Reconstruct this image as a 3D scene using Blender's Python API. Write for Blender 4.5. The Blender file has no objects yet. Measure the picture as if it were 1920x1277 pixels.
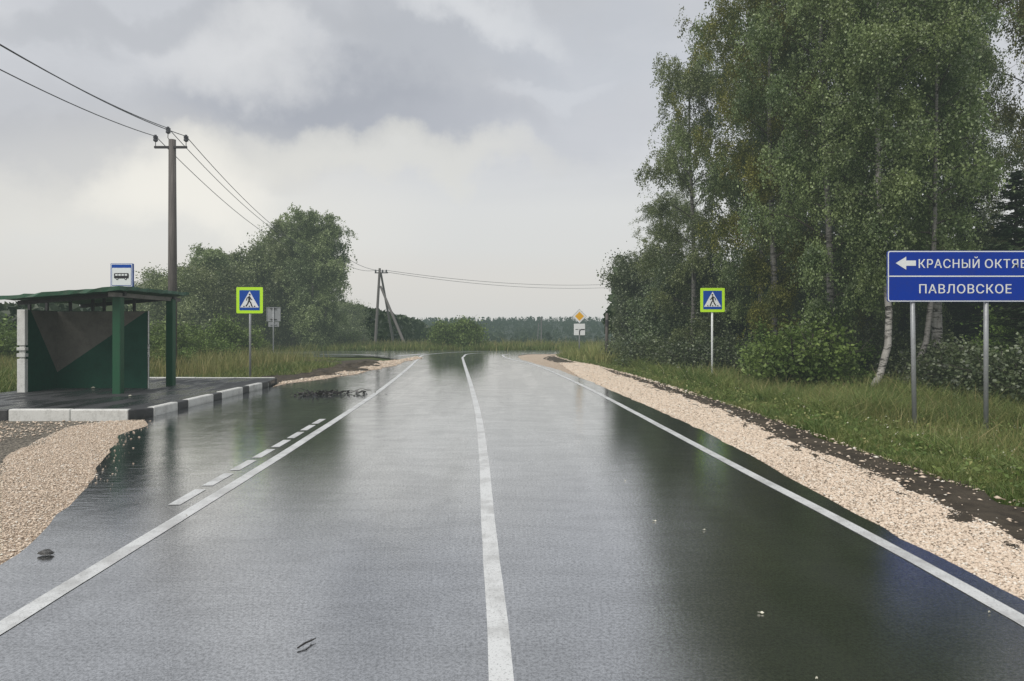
import bpy, math, random
import numpy as np
from mathutils import Vector
from mathutils.geometry import tessellate_polygon
random.seed(7)
PI = math.pi
F = 1387.0; HOR = 615.0; CX = 960.0; EYE = 1.75
S = bpy.context.scene
COL = S.collection

def G(px, py, z=0.0):
    """ground point seen at a place of the photograph, at height z"""
    d = F*(EYE-z)/(py-HOR)
    return ((px-CX)/F*d, d)
def PX(px, d):
    return (px-CX)/F*d
def PZ(py, d):
    return EYE+(HOR-py)/F*d

# ------------------------------------------------------------------ materials
def srgb(r, g, b):
    f = lambda c: (c/255/12.92 if c/255 <= .04045 else ((c/255+.055)/1.055)**2.4)
    return (f(r), f(g), f(b), 1)

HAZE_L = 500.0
HAZE_C = (.30, .35, .355, 1)  # distance haze painted into every surface as emission, no volume
class NT:
    def __init__(s, name):
        s.m = bpy.data.materials.new(name); s.m.use_nodes = True
        s.t = s.m.node_tree; s.t.nodes.clear()
        s.m.cycles.emission_sampling = 'NONE'
    def n(s, typ, ins=None, **kw):
        nd = s.t.nodes.new(typ)
        for k, v in kw.items(): setattr(nd, k, v)
        for k, v in (ins or {}).items():
            if hasattr(v, 'is_output') or isinstance(v, bpy.types.NodeSocket): s.t.links.new(v, nd.inputs[k])
            else: nd.inputs[k].default_value = v
        return nd
    def math(s, op, a, b=0.0, c=None, clamp=False):
        nd = s.t.nodes.new('ShaderNodeMath'); nd.operation = op; nd.use_clamp = clamp
        for i, v in enumerate((a, b) if c is None else (a, b, c)):
            if isinstance(v, bpy.types.NodeSocket): s.t.links.new(v, nd.inputs[i])
            else: nd.inputs[i].default_value = v
        return nd.outputs[0]
    def mix(s, f, a, b, blend='MIX'):
        nd = s.t.nodes.new('ShaderNodeMix'); nd.data_type = 'RGBA'; nd.blend_type = blend
        for i, v in ((0, f), (6, a), (7, b)):
            if isinstance(v, bpy.types.NodeSocket): s.t.links.new(v, nd.inputs[i])
            else: nd.inputs[i].default_value = v
        return nd.outputs[2]
    def noise(s, vec, scale, detail=3, rough=.55, dist=0):
        nd = s.n('ShaderNodeTexNoise', {'Scale': scale, 'Detail': detail, 'Roughness': rough, 'Distortion': dist})
        if vec is not None: s.t.links.new(vec, nd.inputs['Vector'])
        return nd.outputs['Fac']
    def ramp(s, f, a, b, lo=0., hi=1.):
        nd = s.t.nodes.new('ShaderNodeMapRange'); nd.interpolation_type = 'SMOOTHSTEP'
        s.t.links.new(f, nd.inputs[0])
        for i, v in enumerate((a, b, lo, hi)): nd.inputs[i+1].default_value = v
        return nd.outputs[0]
    def pos(s): return s.n('ShaderNodeNewGeometry').outputs['Position']
    def scaled(s, vec, sc):
        nd = s.n('ShaderNodeVectorMath', operation='MULTIPLY'); s.t.links.new(vec, nd.inputs[0]); nd.inputs[1].default_value = sc
        return nd.outputs[0]
    def fin(s, sh, haze=1.0):  # fades the surface into the glowing haze colour with distance from the origin
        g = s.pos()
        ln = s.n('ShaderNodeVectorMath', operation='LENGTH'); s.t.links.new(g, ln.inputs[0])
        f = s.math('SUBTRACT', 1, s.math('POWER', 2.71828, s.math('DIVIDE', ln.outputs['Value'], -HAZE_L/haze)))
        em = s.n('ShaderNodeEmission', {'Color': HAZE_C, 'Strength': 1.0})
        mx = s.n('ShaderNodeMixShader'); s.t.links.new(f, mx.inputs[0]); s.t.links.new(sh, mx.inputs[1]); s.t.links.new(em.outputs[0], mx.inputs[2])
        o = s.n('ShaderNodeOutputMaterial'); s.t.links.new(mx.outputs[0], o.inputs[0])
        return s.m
    def pbr(s, col, rough=.6, metal=0., bump=None, bstr=.3, bdist=.01, spec=.5, ior=None, **kw):
        p = s.n('ShaderNodeBsdfPrincipled')
        def put(k, v):
            if isinstance(v, bpy.types.NodeSocket): s.t.links.new(v, p.inputs[k])
            else: p.inputs[k].default_value = v
        put('Base Color', col); put('Roughness', rough); put('Metallic', metal); put('Specular IOR Level', spec)
        if ior: put('IOR', ior)
        for k, v in kw.items(): put(k, v)
        if bump is not None:
            b = s.n('ShaderNodeBump', {'Strength': bstr, 'Distance': bdist, 'Height': bump})
            s.t.links.new(b.outputs[0], p.inputs['Normal'])
        return p.outputs[0]

def mat_plain(name, col, rough=.6, metal=0, var=.25, vs=3., dirt=(.05, .045, .035, 1), bump=.1, spec=.5):
    n = NT(name); p = n.pos()
    f1 = n.noise(p, vs, 5, .65); f2 = n.noise(p, vs*9, 4, .6)
    d = n.ramp(n.math('ADD', n.math('MULTIPLY', f1, .6), n.math('MULTIPLY', f2, .4)), .42, .72, 0, var)
    c = n.mix(d, col, dirt)
    return n.fin(n.pbr(c, n.ramp(f1, .3, .7, rough*.8, min(1, rough*1.2)), metal, f2, bump, .004, spec))

def mat_leaf(name, c1, c2, c3, trans=.3, clump=.8, gloss=.35):
    n = NT(name); p = n.pos()
    at = n.n('ShaderNodeAttribute', attribute_name='rnd').outputs['Fac']
    oi = n.n('ShaderNodeObjectInfo').outputs['Random']
    big = n.ramp(n.noise(p, clump, 4, .65), .38, .62)
    c = n.mix(big, c1, c2)
    c = n.mix(n.ramp(at, .8, 1., 0, .7), c, c3)
    v = n.math('ADD', n.math('MULTIPLY', at, .7), n.math('ADD', n.math('MULTIPLY', oi, .35), .52))
    hs = n.n('ShaderNodeHueSaturation', {'Hue': n.math('ADD', .488, n.math('MULTIPLY', oi, .024)), 'Saturation': .95, 'Value': v, 'Color': c})
    c = hs.outputs[0]
    b = n.pbr(c, .45, spec=gloss)
    t = n.n('ShaderNodeBsdfTranslucent', {'Color': n.mix(.5, c, (.10, .14, .03, 1))})
    mx = n.n('ShaderNodeMixShader', {0: trans}); n.t.links.new(b, mx.inputs[1]); n.t.links.new(t.outputs[0], mx.inputs[2])
    return n.fin(mx.outputs[0])

def mat_asphalt(name, wet=True):
    n = NT(name); p = n.pos()
    grain = n.noise(p, 85, 4, .8); fine = n.noise(p, 42, 4, .7)
    big = n.noise(n.scaled(p, (.55, .10, 1)), 1.0, 4, .55, .6)
    mid = n.noise(n.scaled(p, (1.0, .25, 1)), 2.1, 5, .6)
    c = n.mix(n.ramp(mid, .3, .7), (.013, .014, .0145, 1), (.028, .029, .031, 1))
    c = n.mix(n.ramp(grain, .60, .72, 0, .6), c, (.13, .13, .125, 1))
    if wet:
        sx = n.n('ShaderNodeSeparateXYZ', {0: p}).outputs
        rip = n.noise(n.scaled(p, (1.6, 6.5, 1)), 1.3, 5, .62, .4)
        ripf = n.noise(n.scaled(p, (8, 22, 1)), 2.0, 3, .6)
        tracks = n.noise(n.scaled(p, (1.7, .03, 1)), 1.0, 3, .5, .3)
        film = n.ramp(n.math('ADD', n.math('MULTIPLY', big, .55), n.math('MULTIPLY', tracks, .45)), .38, .62)
        # standing water in the lay-by: left of the edge line
        bay = n.math('MULTIPLY', n.ramp(sx[0], -3.2, -4.2), n.ramp(n.noise(n.scaled(p, (.6, .3, 1)), 1.4, 3), .38, .55))
        film = n.math('MAXIMUM', film, bay)
        h = n.math('ADD', n.math('MULTIPLY', grain, .42), n.math('MULTIPLY', fine, .26))
        h = n.math('ADD', h, n.math('MULTIPLY', rip, n.math('ADD', .22, n.math('MULTIPLY', bay, 2.6))))
        h = n.math('ADD', h, n.math('MULTIPLY', ripf, .16))
        h = n.math('ADD', h, n.math('MULTIPLY', big, .05))
        rough = n.math('ADD', n.ramp(film, 0, 1, .065, .035), n.math('MULTIPLY', n.ramp(fine, .4, .7), .05))
        b = n.n('ShaderNodeBump', {'Strength': .40, 'Distance': .0033, 'Height': h})
        di = n.n('ShaderNodeBsdfDiffuse', {'Color': c, 'Roughness': .5, 'Normal': b.outputs[0]})
        gb = n.n('ShaderNodeBsdfAnisotropic', {'Color': (1, 1, 1, 1), 'Roughness': rough, 'Normal': b.outputs[0]})
        lw = n.n('ShaderNodeLayerWeight', {'Blend': .5}).outputs['Facing']
        streak = n.noise(n.scaled(p, (.8, 2.4, 1)), 1.5, 6, .66, .9)
        patch = n.noise(n.scaled(p, (.9, .22, 1)), 1.1, 6, .7, .8)
        worn = n.ramp(n.math('ADD', n.math('MULTIPLY', patch, .6), n.math('MULTIPLY', tracks, .4)), .44, .60, .90, 1.0)
        dry = n.math('MULTIPLY', n.math('MULTIPLY', worn, n.ramp(streak, .36, .60, .90, 1.0)), n.math('MULTIPLY', n.ramp(grain, .36, .56, .70, 1.12), n.ramp(fine, .36, .60, .72, 1.08)))
        fr = n.math('MULTIPLY', n.math('ADD', .56, n.math('MULTIPLY', n.math('POWER', lw, 3.2), .43)), dry)
        ms = n.n('ShaderNodeMixShader', {0: fr}); n.t.links.new(di.outputs[0], ms.inputs[1]); n.t.links.new(gb.outputs[0], ms.inputs[2])
        sh = ms.outputs[0]
    else:
        sh = n.pbr(n.mix(.5, c, (.045, .045, .047, 1)), n.ramp(mid, .40, .58, .16, .7), bump=n.math('ADD', grain, fine), bstr=.6, bdist=.006)
    return n.fin(sh)

def mat_paint_line():
    n = NT('white_road_paint'); p = n.pos()
    w = n.noise(p, 2.2, 6, .75); g = n.noise(p, 70, 4, .75)
    c = n.mix(n.ramp(w, .40, .66, 0, .75), (.66, .67, .665, 1), (.38, .38, .37, 1))
    c = n.mix(n.ramp(g, .54, .66, 0, .85), c, (.25, .25, .25, 1))
    return n.fin(n.pbr(c, .42, bump=g, bstr=.3, bdist=.004, spec=.4))

def mat_gravel(name, ca, cb, cd, sc=44.):
    n = NT(name); p = n.pos()
    dp = n.n('ShaderNodeVectorMath', operation='ADD')
    nz = n.n('ShaderNodeTexNoise', {'Scale': 9., 'Detail': 3.}); n.t.links.new(p, nz.inputs['Vector'])
    sm = n.n('ShaderNodeVectorMath', operation='SCALE'); n.t.links.new(nz.outputs['Color'], sm.inputs[0]); sm.inputs['Scale'].default_value = .05
    n.t.links.new(p, dp.inputs[0]); n.t.links.new(sm.outputs[0], dp.inputs[1])
    v = n.n('ShaderNodeTexVoronoi', {'Scale': sc, 'Randomness': 1.0}); n.t.links.new(dp.outputs[0], v.inputs['Vector'])
    v2 = n.n('ShaderNodeTexVoronoi', {'Scale': sc*2.1, 'Randomness': 1.0}); n.t.links.new(dp.outputs[0], v2.inputs['Vector'])
    cs = n.n('ShaderNodeSeparateColor', {0: v.outputs['Color']}).outputs[0]
    cs2 = n.n('ShaderNodeSeparateColor', {0: v2.outputs['Color']}).outputs[1]
    c = n.mix(cs, ca, cb); c = n.mix(n.math('MULTIPLY', cs2, .4), c, (.70, .62, .49, 1))
    ed = n.ramp(v.outputs['Distance'], .38, .75, 0, .8)
    c = n.mix(ed, c, cd)
    big = n.ramp(n.noise(p, 1.3, 4, .6), .45, .75, 0, .35)
    c = n.mix(big, c, cd)
    h = n.math('SUBTRACT', 1, n.math('ADD', v.outputs['Distance'], n.math('MULTIPLY', v2.outputs['Distance'], .5)))
    return n.fin(n.pbr(c, .75, bump=h, bstr=.9, bdist=.03, spec=.3))

def mat_ground():
    n = NT('meadow_soil'); p = n.pos()
    a = n.noise(p, .25, 5, .6); b = n.noise(p, 6, 5, .7)
    c = n.mix(n.ramp(a, .35, .65), (.055, .085, .018, 1), (.10, .12, .035, 1))
    c = n.mix(n.ramp(b, .45, .7, 0, .8), c, (.022, .026, .010, 1))
    return n.fin(n.pbr(c, .9, bump=b, bstr=1, bdist=.08, spec=.2))
def mat_dirt():
    n = NT('wet_dark_soil'); p = n.pos()
    a = n.noise(p, 2.2, 6, .7); b = n.noise(p, 30, 5, .7)
    c = n.mix(n.ramp(a, .35, .65), (.055, .045, .034, 1), (.11, .09, .066, 1))
    c = n.mix(n.ramp(b, .6, .72, 0, .7), c, (.30, .26, .20, 1))
    return n.fin(n.pbr(c, .8, bump=n.math('ADD', a, b), bstr=1, bdist=.05, spec=.15))
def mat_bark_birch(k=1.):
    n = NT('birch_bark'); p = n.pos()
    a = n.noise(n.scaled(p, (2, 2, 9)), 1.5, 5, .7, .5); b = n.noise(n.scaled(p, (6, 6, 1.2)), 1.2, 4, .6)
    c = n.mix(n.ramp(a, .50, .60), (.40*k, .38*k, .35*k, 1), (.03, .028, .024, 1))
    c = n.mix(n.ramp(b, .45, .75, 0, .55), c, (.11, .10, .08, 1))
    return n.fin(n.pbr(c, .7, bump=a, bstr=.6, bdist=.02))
def mat_wood():
    n = NT('weathered_pole_wood'); p = n.pos()
    a = n.noise(n.scaled(p, (30, 30, 1.2)), 1, 5, .6); b = n.noise(p, 1.2, 4, .6)
    c = n.mix(n.ramp(a, .3, .7), (.075, .066, .060, 1), (.155, .138, .125, 1))
    c = n.mix(n.ramp(b, .4, .7, 0, .5), c, (.09, .08, .075, 1))
    return n.fin(n.pbr(c, .75, bump=a, bstr=.5, bdist=.01))

M = {}
M['asphalt'] = mat_asphalt('wet_asphalt'); M['asphalt_rough'] = mat_asphalt('damp_footway_asphalt', False)
M['line'] = mat_paint_line()
M['gravel'] = mat_gravel('beige_crushed_stone', (.63, .50, .38, 1), (.785, .655, .52, 1), (.44, .32, .23, 1))
M['darkgravel'] = mat_gravel('muddy_dark_gravel', (.07, .06, .05, 1), (.16, .14, .11, 1), (.035, .03, .022, 1), 22)
M['ground'] = mat_ground(); M['dirt'] = mat_dirt()
M['birch_leaf'] = mat_leaf('birch_leaves', (.088, .130, .040, 1), (.21, .265, .085, 1), (.31, .36, .16, 1), .38, .7, .8)
M['hazy_leaf'] = mat_leaf('haze_paled_leaves', (.12, .16, .065, 1), (.25, .30, .12, 1), (.34, .38, .20, 1), .38, .35, .7)  # left tree group: distance haze lightened into the leaf colour itself
M['birch_leaf_warm'] = mat_leaf('yellowing_birch_leaves', (.085, .105, .022, 1), (.20, .195, .035, 1), (.28, .27, .07, 1), .35, .5)
M['dark_leaf'] = mat_leaf('dark_broad_leaves', (.048, .072, .028, 1), (.105, .140, .052, 1), (.20, .23, .12, 1), .25, .9, .8)
M['shrub_leaf'] = mat_leaf('bright_shrub_leaves', (.070, .120, .020, 1), (.15, .22, .045, 1), (.22, .29, .08, 1), .35, 1.1)
M['needle'] = mat_leaf('spruce_needles', (.020, .036, .016, 1), (.048, .072, .030, 1), (.07, .10, .04, 1), .05, 1.0, .2)
M['grass'] = mat_leaf('verge_grass_blades', (.105, .170, .034, 1), (.200, .235, .060, 1), (.38, .31, .14, 1), .35, .9)
M['grass_dry'] = mat_leaf('seeding_grass_stalks', (.20, .24, .065, 1), (.30, .285, .10, 1), (.38, .28, .14, 1), .3, .5)
HZ = HAZE_C; HAZE_C = (.125, .160, .150, 1)  # darker haze colour painted into the far foliage
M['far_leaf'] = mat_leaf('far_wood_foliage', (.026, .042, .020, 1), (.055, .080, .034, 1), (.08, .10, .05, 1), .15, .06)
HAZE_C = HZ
M['bark'] = mat_bark_birch(); M['bark_shade'] = mat_bark_birch(.5); M['twig'] = mat_plain('dark_branch_bark', (.055, .046, .038, 1), .8, var=.5)  # second bark is the same birch at half brightness, shade put into its colour
M['wood'] = mat_wood()
M['steel'] = mat_plain('galvanised_steel', (.33, .34, .35, 1), .42, .35, .3, 4)
M['dark_metal'] = mat_plain('rusty_dark_iron', (.045, .042, .045, 1), .6, .3, .4, 6)
M['ceramic'] = mat_plain('grey_ceramic', (.07, .07, .08, 1), .35, 0, .2)
M['wire'] = mat_plain('aluminium_wire', (.09, .09, .10, 1), .5, .4)
M['green'] = mat_plain('green_column_paint', (.012, .085, .037, 1), .42, 0, .35, 2.2, (.02, .05, .03, 1))
M['green_dark'] = mat_plain('dark_green_wall_paint', (.007, .066, .038, 1), .6, 0, .7, 2.4, (.012, .040, .026, 1), .4, .3)
M['brown'] = mat_plain('grey_brown_wall_paint', (.145, .137, .115, 1), .7, 0, .6, 2.4, (.07, .065, .055, 1), .4)
M['whitewash'] = mat_plain('whitewashed_concrete', (.66, .66, .63, 1), .7, 0, .55, 4., (.22, .21, .19, 1), .5)
M['blackpaint'] = mat_plain('black_kerb_paint', (.035, .035, .037, 1), .55, 0, .5, 6., (.16, .16, .15, 1), .4)
M['concrete'] = mat_plain('bare_concrete', (.22, .21, .19, 1), .8, 0, .5, 3)
M['roof'] = mat_plain('mossy_green_roofing', (.028, .105, .058, 1), .6, 0, .6, 3.5, (.13, .12, .10, 1), .8)
M['signyellow'] = mat_plain('lime_yellow_reflective', (.53, .88, .02, 1), .4, 0, .06)
M['signblue'] = mat_plain('blue_reflective', (.006, .065, .36, 1), .55, 0, .06, spec=.2)
M['bigblue'] = mat_plain('deep_blue_reflective', (.001, .036, .34, 1), .5, 0, .22, spec=.2)
M['signwhite'] = mat_plain('white_reflective', (.78, .80, .80, 1), .45, 0, .08)
M['signblack'] = mat_plain('black_sign_print', (.015, .015, .018, 1), .5, 0, .05)
M['signamber'] = mat_plain('amber_reflective', (.80, .42, .015, 1), .4, 0, .05)
M['stone'] = mat_plain('pale_stone', (.42, .36, .28, 1), .7, 0, .5, 9)
M['darkstone'] = mat_plain('wet_dark_stone', (.05, .048, .045, 1), .25, 0, .5, 30, (.25, .25, .25, 1), .8)
M['paleleaf'] = mat_plain('pale_fallen_leaf', (.62, .60, .48, 1), .5, 0, .3)
M['darktwig'] = mat_plain('wet_twig', (.018, .015, .013, 1), .3, 0, .3)

# ------------------------------------------------------------------ mesh tools
class MB:
    def __init__(s): s.v = []; s.f = []; s.m = []
    def add(s, vs, fs, mi=0):
        o = len(s.v); s.v += [tuple(v) for v in vs]; s.f += [tuple(i+o for i in f) for f in fs]; s.m += [mi]*len(fs)
    def box(s, a, b, mi=0, bev=0.0):
        x0, y0, z0 = a; x1, y1, z1 = b
        if bev <= 0:
            s.add([(x0,y0,z0),(x1,y0,z0),(x1,y1,z0),(x0,y1,z0),(x0,y0,z1),(x1,y0,z1),(x1,y1,z1),(x0,y1,z1)],
                  [(3,2,1,0),(4,5,6,7),(0,1,5,4),(1,2,6,5),(2,3,7,6),(3,0,4,7)], mi); return
        def ring(z, k): return [(x0+k,y0+bev,z),(x0+bev,y0+k,z),(x1-bev,y0+k,z),(x1-k,y0+bev,z),(x1-k,y1-bev,z),(x1-bev,y1-k,z),(x0+bev,y1-k,z),(x0+k,y1-bev,z)]
        vs = ring(z0, 0)+ring(z1-bev, 0)+[(min(max(x,x0+bev),x1-bev), min(max(y,y0+bev),y1-bev), z1) for x,y,z in ring(z1, 0)]
        fs = []
        for k in range(2):
            for i in range(8): fs.append((k*8+i, k*8+(i+1)%8, k*8+8+(i+1)%8, k*8+8+i))
        fs.append(tuple(range(16,24))); fs.append(tuple(range(7,-1,-1)))
        s.add(vs, fs, mi)
    def tube(s, pts, rad, n=8, mi=0, caps=True):
        pts = [Vector(p) for p in pts]; vs = []; fs = []
        ref = None
        for i, p in enumerate(pts):
            t = (pts[min(i+1, len(pts)-1)]-pts[max(i-1, 0)]).normalized()
            if ref is None: ref = t.orthogonal().normalized()
            a = (ref-t*ref.dot(t)).normalized(); ref = a; b = t.cross(a)
            r = rad[i] if hasattr(rad, '__len__') else rad
            for k in range(n):
                an = 2*PI*k/n; vs.append(p+a*math.cos(an)*r+b*math.sin(an)*r)
        for i in range(len(pts)-1):
            for k in range(n):
                fs.append((i*n+k, i*n+(k+1)%n, (i+1)*n+(k+1)%n, (i+1)*n+k))
        if caps: fs.append(tuple(range(n-1, -1, -1))); fs.append(tuple((len(pts)-1)*n+k for k in range(n)))
        s.add(vs, fs, mi)
    def obox(s, c, u, v, w, mi=0):
        """oriented box: centre c, half vectors u v w"""
        c, u, v, w = map(Vector, (c, u, v, w))
        vs = [c+u*a+v*b+w*d for d in (-1, 1) for a, b in ((-1,-1),(1,-1),(1,1),(-1,1))]
        s.add(vs, [(3,2,1,0),(4,5,6,7),(0,1,5,4),(1,2,6,5),(2,3,7,6),(3,0,4,7)], mi)
    def flat(s, pts, y, mi=0, sgn=-1):
        """polygon in the x-z plane facing -y"""
        P = [Vector((p[0], p[1], 0)) for p in pts]
        tr = tessellate_polygon([P])
        fs = []
        for t in tr:
            a, b, c = [P[i] for i in t]
            fs.append(tuple(t) if (b-a).cross(c-a).z > 0 else tuple(reversed(t)))
        s.add([(p[0], y, p[1]) for p in pts], fs, mi)
    def circ(s, cx, cz, r, y, mi=0, n=16): s.flat([(cx+r*math.cos(2*PI*k/n), cz+r*math.sin(2*PI*k/n)) for k in range(n)], y, mi)
    def stroke(s, pts, w, y, mi=0):
        for i, ((x0, z0), (x1, z1)) in enumerate(zip(pts[:-1], pts[1:])):
            L = math.hypot(x1-x0, z1-z0); nx, nz = -(z1-z0)/L*w/2, (x1-x0)/L*w/2
            s.flat([(x0-nx, z0-nz), (x1-nx, z1-nz), (x1+nx, z1+nz), (x0+nx, z0+nz)], y-.0004*i, mi)
    def build(s, name, mats, parent=None, smooth=False):
        me = bpy.data.meshes.new(name); me.from_pydata(s.v, [], s.f); me.update()
        for m in (mats if isinstance(mats, (list, tuple)) else [mats]): me.materials.append(M[m])
        if any(s.m): me.polygons.foreach_set('material_index', s.m)
        if smooth: me.polygons.foreach_set('use_smooth', [True]*len(me.polygons))
        return link(name, me, parent)
def link(name, me, parent=None):
    o = bpy.data.objects.new(name, me); COL.objects.link(o)
    if parent is not None: o.parent = parent
    return o
def tag(o, label=None, cat=None, group=None, kind=None):
    if label: o['label'] = label
    if cat: o['category'] = cat
    if group: o['group'] = group
    if kind: o['kind'] = kind
    return o
def empty(name, loc, rz=0):
    o = bpy.data.objects.new(name, None); COL.objects.link(o); o.location = loc; o.rotation_euler.z = rz
    o.empty_display_size = .2
    return o
def np_mesh(name, V, Q, mat, rnd=None, parent=None, k=4, mats=None, midx=None):
    """V (n,3), Q (m,k) index array"""
    me = bpy.data.meshes.new(name)
    me.vertices.add(len(V)); me.vertices.foreach_set('co', V.astype(np.float32).ravel())
    m = len(Q); me.loops.add(m*k); me.loops.foreach_set('vertex_index', Q.astype(np.int32).ravel())
    me.polygons.add(m); me.polygons.foreach_set('loop_start', np.arange(m, dtype=np.int32)*k)
    try: me.polygons.foreach_set('loop_total', np.full(m, k, dtype=np.int32))
    except Exception: pass
    if rnd is not None:
        a = me.attributes.new('rnd', 'FLOAT', 'FACE'); a.data.foreach_set('value', rnd.astype(np.float32))
    me.update(calc_edges=True); me.materials.append(M[mat])
    return link(name, me, parent)
def copy_tree(o, parent=None):
    c = o.copy(); COL.objects.link(c)
    if parent is not None: c.parent = parent
    for ch in list(o.children): copy_tree(ch, c)
    return c

# ------------------------------------------------------------------ outlines on the ground
def chain(pxs, z=0): return [G(x, y, z) for x, y in pxs]
A_R = [(3.1, -6), (3.12, 2)]+chain([(1920,1150),(1700,1035),(1530,935),(1400,860),(1240,778),(1100,716),(1040,693),(1000,682),(975,673)])+[(1.0, 49.2), (4, 50.0), (14, 50.5), (60, 50.5)]
G_R = [(4.1, -6), (4.12, 2)]+chain([(1920,1020),(1780,950),(1640,890),(1500,835),(1400,790),(1300,750),(1200,716),(1120,692),(1060,680),(1030,671)])+[(3.6, 48.6), (7, 49.2), (14, 49.7), (60, 49.7)]
D_R = [(5.2, -6), (5.2, 2)]+chain([(1920,940),(1800,905),(1640,850),(1500,800),(1300,735),(1200,706),(1120,685),(1075,677),(1050,670)])+[(5.2, 47.6), (8, 48.3), (14, 48.8), (60, 48.8)]
W_L = [(-2.9, -6), (-2.95, 2)]+chain([(0,1178),(187,1063),(374,949),(561,832),(700,741),(745,707),(770,686),(786,672),(800,665)])+[(-3.6, 53.9), (-.5, 55.7), (4, 56.3), (14, 56.6), (60, 56.6)]
W_C = [(-.05, -6), (-.05, 2)]+chain([(940,1277),(926,1100),(914,960),(907,860),(897,780),(884,726),(873,690),(868.5,675),(869,669)])+[(-2.6, 51.0), (0, 52.6), (4, 53.2), (14, 53.4), (60, 53.4)]
W_R = [(3.0, -6), (3.0, 2)]+chain([(1920,1165),(1640,1010),(1400,885),(1240,800),(1130,742),(1060,708),(1000,683.5),(960,674),(944,668)])+[(-.3, 49.3), (1.5, 50.4), (5, 50.7), (14, 50.8), (60, 50.8)]
A_L = [(-3.6, -6), (-3.6, 3)]+chain([(0,1059),(70,1003),(107,965),(159,923),(201,853),(234,816),(280,797)])+[(-7.0, 14.1), (-7.1, 14.6), (-7.12, 22.4)]
XR = lambda arr: (np.array([p[1] for p in arr[:11]]), np.array([p[0] for p in arr[:11]]))
dry, drx = XR(D_R)

def sstep(a, b, x):
    t = np.clip((x-a)/(b-a), 0, 1); return t*t*(3-2*t)
def gz(x, y):
    """ground height"""
    x = np.asarray(x, float); y = np.asarray(y, float)
    xr = np.interp(y, dry, drx, right=2.3)
    s = x-xr
    right = np.where(y < 52, sstep(0, 3.0, s)*sstep(47.5, 44, y), 0)
    z = -.08-.30*right
    # left meadow behind the stop
    left = sstep(-8.5, -11, x)*sstep(60, 50, y)*sstep(17.8, 18.6, y)
    z = z+.03*left
    # valley beyond the junction, then the wooded ridge
    z = z-8*sstep(75, 230, y)*sstep(-400, -60, -np.abs(x)*.0-60+0*x)
    z = z+sstep(330, 900, y)*15.0
    bump = .05*np.sin(x*.7+1.3*np.sin(y*.31))*np.cos(y*.53+x*.2)
    z = z+bump*np.clip(np.maximum(sstep(.3, 3, s), left*sstep(24, 25.5, y)), 0, 1)*np.where(y < 48, 1, 0)
    return z

# ------------------------------------------------------------------ setting
def axis(parts):
    out = []
    for a, b, st in parts: out += list(np.arange(a, b, st))
    out.append(parts[-1][1]); return np.array(sorted(set(np.round(out, 3))))
gx = axis([(-3000,-400,200),(-400,-60,20),(-60,-20,2),(-20,20,.5),(20,60,2),(60,400,20),(400,3000,200)])
gy = axis([(-60,-10,10),(-10,60,.5),(60,120,3),(120,400,15),(400,1200,50),(1200,4000,400)])
X, Y = np.meshgrid(gx, gy); Z = gz(X, Y)
V = np.stack([X.ravel(), Y.ravel(), Z.ravel()], 1); nx = len(gx); ny = len(gy)
i, j = np.meshgrid(np.arange(nx-1), np.arange(ny-1)); b0 = (j*nx+i).ravel()
o = np_mesh('ground', V, np.stack([b0, b0+1, b0+nx+1, b0+nx], 1), 'ground'); tag(o, kind='structure')

def resample(pts, step=.35):
    """catmull-rom through the points"""
    P = [Vector((p[0], p[1])) for p in pts]; out = []
    for i in range(len(P)-1):
        p0 = P[max(i-1, 0)]; p1 = P[i]; p2 = P[i+1]; p3 = P[min(i+2, len(P)-1)]
        L = (p2-p1).length; n = max(1, int(L/step))
        # chord-limited tangents
        t1 = (p2-p0)/max((p2-p0).length, 1e-6)*L if i > 0 else (p2-p1)
        t2 = (p3-p1)/max((p3-p1).length, 1e-6)*L if i+2 < len(P) else (p2-p1)
        for k in range(n):
            t = k/n; h1 = 2*t**3-3*t*t+1; h2 = t**3-2*t*t+t; h3 = -2*t**3+3*t*t; h4 = t**3-t*t
            out.append(p1*h1+t1*h2+p2*h3+t2*h4)
    out.append(P[-1]); return [(p.x, p.y) for p in out]
def jitter(pts, amp, seed):
    r = random.Random(seed); out = []; w = 0
    for i, (x, y) in enumerate(pts):
        w = w*.6+r.gauss(0, amp)*.8
        x1, y1 = pts[min(i+1, len(pts)-1)]; x0, y0 = pts[max(i-1, 0)]
        L = math.hypot(x1-x0, y1-y0) or 1
        out.append((x-(y1-y0)/L*w, y+(x1-x0)/L*w))
    return out
def sheet(name, poly, z, mat, kind='structure', label=None, cat=None):
    P = [Vector((x, y, 0)) for x, y in poly]
    mb = MB(); tr = tessellate_polygon([P]); fs = []
    for t in tr:
        a, b, c = [P[i] for i in t]; cr = (b-a).cross(c-a).z
        if abs(cr) < 1e-9: continue
        fs.append(tuple(t) if cr > 0 else tuple(reversed(t)))
    zz = z if callable(z) else (lambda x, y: z)
    mb.add([(x, y, zz(x, y)) for x, y in poly], fs)
    o = mb.build(name, mat); tag(o, label, cat, kind=kind); return o
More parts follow.
